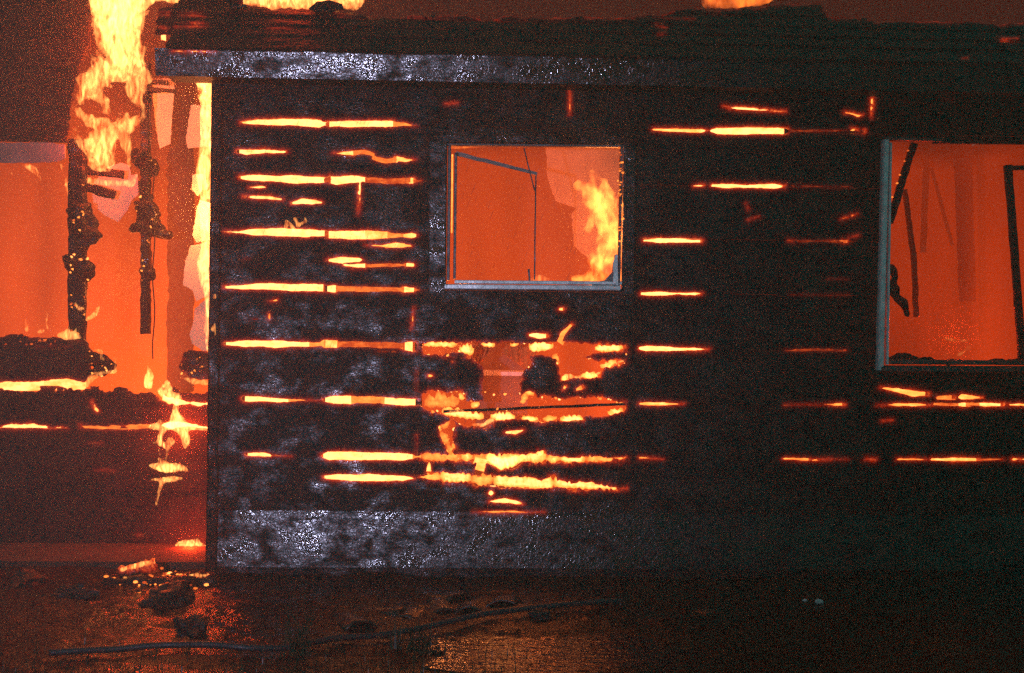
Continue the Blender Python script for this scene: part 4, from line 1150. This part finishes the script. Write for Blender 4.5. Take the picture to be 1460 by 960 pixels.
# ------------------------------------------------------------------ things on the ground
def gz(x, y):
    return float(fbm2(np.array([x * 1.3]), np.array([y * 1.6]), 31, 2)[0] * 0.028 + fbm2(np.array([x * 6]), np.array([y * 8]), 32, 3)[0] * 0.016 + 0.006)
hp = [(70, 938), (120, 934), (180, 929), (240, 925.5), (300, 928), (350, 930.5), (410, 924), (470, 911), (540, 901), (600, 893), (680, 882), (760, 873), (830, 866), (900, 859)]
pts = []
for (x0, y0), (x1, y1) in zip(hp[:-1], hp[1:]):
    for i in range(8):
        p = gnd(x0 + (x1 - x0) * i / 8, y0 + (y1 - y0) * i / 8, 0.03)
        pts.append(p)
pts = np.array(pts)
for _ in range(6):
    pts[1:-1] = (pts[:-2] + 2 * pts[1:-1] + pts[2:]) / 4
pts[:, 2] = [gz(x, y) + 0.026 for x, y, z in pts]
for _ in range(10):
    pts[1:-1, 2] = (pts[:-2, 2] + 2 * pts[1:-1, 2] + pts[2:, 2]) / 4
o = link('fire_hose', tube(list(pts), 0.013, 10), M_HOSE)
tag(o, 'grey fire hose lying across the muddy ground in front of the house', 'hose')

def barrel_tile(px, py, w, ang, seed, label):
    vs, fs = [], []
    L_, n, k = w * 1.6, 12, 6
    for t in (0, 1):
        for j in range(k + 1):
            for i in range(n + 1):
                a = math.pi * i / n
                r = w / 2 * (1 - 0.12 * j / k) - (0.012 if t else 0)
                vs.append((r * math.cos(a), L_ * (j / k - 0.5), r * math.sin(a)))
    m_ = (k + 1) * (n + 1)
    for j in range(k):
        for i in range(n):
            a = j * (n + 1) + i
            fs.append((a, a + 1, a + n + 2, a + n + 1))
            fs.append((m_ + a, m_ + a + n + 1, m_ + a + n + 2, m_ + a + 1))
    for i in range(n):
        for j in (0, k):
            a = j * (n + 1) + i
            fs.append((a, a + m_, a + m_ + 1, a + 1))
    for j in range(k):
        for i in (0, n):
            a = j * (n + 1) + i
            fs.append((a, a + n + 1, a + n + 1 + m_, a + m_))
    vs = np.array(vs) * np.array([1, 1, 0.6]); vs += np.stack([fbm(vs * 30, seed + s_, 2) for s_ in (1, 2, 3)], -1) * 0.006
    me = mesh('roof_tile', vs, fs, True)
    bm = bmesh.new(); bm.from_mesh(me); bmesh.ops.recalc_face_normals(bm, faces=bm.faces); bm.to_mesh(me); bm.free()
    o = link('roof_tile', me, M_TILE)
    p = gnd(px, py)
    o.location = (p[0], p[1], gz(p[0], p[1]) - 0.16 * w)
    o.rotation_euler = (R(random.uniform(-6, 6)), R(random.uniform(-8, 8)), R(ang))
    tag(o, label, 'roof tile', 'fallen barrel tiles on the ground')
TILES = [(505, 884, 0.16, 20, 'rounded fallen tile farthest left of the row, on the mud'), (545, 874, 0.12, 70, 'fallen tile lying sideways between two arched ones'),
         (585, 878, 0.11, -15, 'small arched tile left of the middle of the row'), (628, 870, 0.13, 10, 'arched fallen tile in the middle of the row, set back'),
         (632, 858, 0.15, 40, 'half-hidden tile behind the middle of the row'), (668, 874, 0.13, 0, 'arched tile glowing at its rim, right of the middle'),
         (718, 866, 0.16, -8, 'rightmost fallen tile of the row, catching red light'), (1005, 872, 0.10, 30, 'lone small tile far right on the dark mud')]
for i, (x, y, w, a, lb) in enumerate(TILES):
    barrel_tile(x, y, w, a, 40 + i, lb)

def rock(name, px, py, sx, sy, sz, mat, seed, label, cat='rubble'):
    bm = bmesh.new()
    bmesh.ops.create_icosphere(bm, subdivisions=4, radius=1)
    me = bpy.data.meshes.new(name); bm.to_mesh(me); bm.free()
    n = len(me.vertices)
    co = np.empty(n * 3); me.vertices.foreach_get('co', co); co = co.reshape(-1, 3)
    co *= (1 + fbm(co * 1.6, seed, 4) * 0.75)[:, None]
    co = np.sign(co) * np.abs(co) ** 1.05 * np.array([sx, sy, sz])
    me.vertices.foreach_set('co', co.ravel()); me.update()
    o = link(name, me, mat)
    p = gnd(px, py)
    o.location = (p[0], p[1], gz(p[0], p[1]) + sz * 0.1)
    o.rotation_euler = (0, 0, seed)
    tag(o, label, cat)
rock('rubble_block', 238, 862, 0.14, 0.10, 0.075, M_ROCK, 1, 'dark lump of rubble in front of the ember pile')
rock('rubble_block', 272, 905, 0.08, 0.06, 0.055, M_ROCK, 2, 'dark pointed lump on the mud above the hose')
rock('rubble_block', 105, 853, 0.09, 0.06, 0.045, M_ROCK, 3, 'dark lump of rubble toward the left edge')
rock('rubble_block', 1168, 866, 0.020, 0.018, 0.014, M_PALE, 4, 'pale chip on the dark mud, right one of two')
rock('rubble_block', 1148, 863, 0.010, 0.010, 0.008, M_PALE, 5, 'small pale chip, left one of two')
rock('rubble_block', 770, 886, 0.05, 0.04, 0.03, M_ROCK, 6, 'dark lump lying on the hose line right of the tiles')
rock('rubble_block', 40, 835, 0.16, 0.07, 0.05, M_ROCK, 8, 'long low rubble by the foundation at the left edge')
# the burning log and ember pile by the foundation
def charred_log(label, p0, p1, r, seed):
    n = 16
    pts = [np.array(p0) + (np.array(p1) - np.array(p0)) * i / n for i in range(n + 1)]
    me = tube(pts, [r * (1 + 0.15 * math.sin(i * 1.7)) for i in range(n + 1)], 10)
    co = np.array([v.co for v in me.vertices]); co += np.stack([fbm(co * 40, seed + s_, 3) for s_ in (1, 2, 3)], -1) * 0.012
    me.vertices.foreach_set('co', co.ravel())
    h = np.clip(0.5 + 1.6 * fbm(co * 26, seed + 9, 3), 0, 1.2) * (co[:, 2] > np.mean([p0[2], p1[2]]) - 0.01)
    fattr(me, 'burn', h * 0.9)
    o = link('charred_log', me, M_POST)
    tag(o, label, 'log')
    return o
YG = gnd(200, 832)[1]
a_, b__ = at(172, 818, YG), at(222, 806, YG)
charred_log('burning log tilted on the ember pile by the foundation', a_, b__, 0.032, 4)
flame('crackling flame along the tilted log by the foundation', [[(174, 812, 4), (190, 808, 5), (206, 804, 5), (220, 802, 3)], [(178, 824, 3), (196, 827, 3)]], YG - 0.03, FL_SMALL, 41, rough=0.012, vox=0.006)
flame('broken row of small flames over the ember pile by the corner', [[(222, 824, 3), (232, 826, 4), (240, 824, 2)], [(262, 824, 3), (276, 822, 4), (296, 820, 4)], [(180, 830, 3), (196, 832, 3)], [(286, 830, 3), (298, 828, 3)]], YG - 0.04, FL_SMALL, 42, rough=0.01, vox=0.006)
pile = empty('ember_pile', tuple(gnd(240, 835)))
tag(pile, 'pile of glowing embers on the ground at the house corner', 'embers')
me = None
for k in range(220):
    px = random.gauss(235, 34); py = random.gauss(826, 6)
    if not 150 < px < 300 or not 808 < py < 842: continue
    s = random.uniform(0.004, 0.011)
    bm = bmesh.new(); bmesh.ops.create_icosphere(bm, subdivisions=1, radius=s)
    me = bpy.data.meshes.new('ember_chunk'); bm.to_mesh(me); bm.free()
    p = gnd(px, py + 8)
    hot = random.random()
    fattr(me, 'burn', [max(0.0, (hot ** 2) * 0.9 - 0.12 + random.uniform(-0.07, 0.07))] * len(me.vertices))
    o = bpy.data.objects.new('ember_chunk', me); C.objects.link(o); me.materials.append(M_EMBER if hot > 0.45 else M_POST)
    o.parent = pile; o.matrix_parent_inverse = Matrix.Translation(-pile.location)
    o.location = (p[0], p[1], gz(p[0], p[1]) + s * random.uniform(0.3, 2.5)); o.scale = (1.3, 1, 0.7); o.rotation_euler = (0, 0, random.random() * 3)
lump('ash_bed', [[(150, 834, 7), (200, 832, 12), (250, 832, 12), (300, 832, 8)]], gnd(230, 838)[1] + 0.05, M_POST, pile, vox=0.012, rough=0.03, seed=9)

# ------------------------------------------------------------------ plants
def blades(name, spots, label, cat, kind, col, group=None):
    vs, fs = [], []
    for (x, y, z, h, lean, w) in spots:
        a = random.uniform(0, 2 * math.pi); b0 = len(vs)
        dx, dy = math.cos(a), math.sin(a)
        for t in (0, 0.4, 0.75, 1.0):
            ww = w * (1 - t * 0.95)
            cx, cy_, cz = x + dx * lean * t * t, y + dy * lean * t * t, z + h * t
            vs += [(cx - dy * ww, cy_ + dx * ww, cz), (cx + dy * ww, cy_ - dx * ww, cz)]
        for i in range(3):
            fs.append((b0 + 2 * i, b0 + 2 * i + 1, b0 + 2 * i + 3, b0 + 2 * i + 2))
    m = plain_mat(name + '_leaf', col, rough=0.4, bump=0.1, transl=0.3)
    o = link(name, mesh(name, vs, fs), m)
    tag(o, label, cat, group, kind)
sp = []
for _ in range(1500):
    px, py = random.uniform(-20, 760), random.uniform(922, 1000)
    if random.random() > (py - 915) / 60: continue
    p = gnd(px, py); sp.append((p[0], p[1], gz(p[0], p[1]) - 0.005, random.uniform(0.02, 0.07), random.uniform(0.01, 0.05), random.uniform(0.001, 0.0025)))
blades('grass', sp, 'short dark grass along the bottom of the photo', 'grass', 'stuff', (0.012, 0.03, 0.009))
def plant(px, py, n, h, label, spread=0.04):
    sp = []
    p = gnd(px, py)
    for _ in range(n):
        x, y = p[0] + random.gauss(0, spread * 0.5), p[1] + random.gauss(0, spread * 0.5)
        sp.append((x, y, gz(x, y) - 0.005, random.uniform(0.4, 1.0) * h, random.uniform(0.2, 0.7) * h, random.uniform(0.003, 0.006)))
    blades('weed', sp, label, 'plant', None, (0.010, 0.028, 0.012))
plant(425, 935, 34, 0.24, 'upright weed growing beside the hose')
plant(592, 925, 60, 0.13, 'low dark clump of weeds right of the upright one', 0.10)

# ------------------------------------------------------------------ spray from the hoses, and smoky air
vs, fs = [], []
sl = np.array([0.36, 0.0, 1.0]); sl /= np.linalg.norm(sl)
for _ in range(1300):
    Y = random.uniform(-1.6, -0.12)
    p = at(random.triangular(300, 1000, 420), random.uniform(110, 720), Y)
    l, w = random.uniform(0.02, 0.075), random.uniform(0.0004, 0.0009)
    d = sl + np.array([random.gauss(0, 0.05), random.gauss(0, 0.05), 0])
    b0 = len(vs)
    vs.append(p - d * l / 2); vs.append(p + d * l / 2)
    for k in range(3):
        an = 2 * math.pi * k / 3
        vs.append(p - d * l * 0.3 + w * np.array([math.cos(an), math.sin(an), 0]))
    for k in range(3):
        fs.append((b0, b0 + 2 + (k + 1) % 3, b0 + 2 + k)); fs.append((b0 + 1, b0 + 2 + k, b0 + 2 + (k + 1) % 3))
m, nt, out = newmat('water_drop')
b = N(nt, 'ShaderNodeBsdfPrincipled', _Roughness=0.15)
b.inputs['Base Color'].default_value = (0.22, 0.2, 0.2, 1)
tr = N(nt, 'ShaderNodeBsdfTranslucent'); tr.inputs['Color'].default_value = (0.22, 0.2, 0.2, 1)
mx = N(nt, 'ShaderNodeMixShader'); mx.inputs[0].default_value = 0.5
nt.links.new(b.outputs[0], mx.inputs[1]); nt.links.new(tr.outputs[0], mx.inputs[2]); nt.links.new(mx.outputs[0], out.inputs['Surface'])
tag(link('water_spray', mesh('water_spray', vs, fs), m), 'thin slanting water spray in front of the burning wall', 'water spray', kind='stuff')

m, nt, out = newmat('smoky_air')
pv = N(nt, 'ShaderNodeVolumePrincipled')
pv.inputs['Color'].default_value = (0.85, 0.9, 0.88, 1)
pv.inputs['Density'].default_value = 0.026
pv.inputs['Anisotropy'].default_value = 0.5
nt.links.new(pv.outputs[0], out.inputs['Volume'])
m.cycles.homogeneous_volume = True
tag(link('haze', box_me((-25, -25, -1.2), (25, 25, 5.2)), m), 'thin smoky air round the burning house', 'haze', kind='stuff')
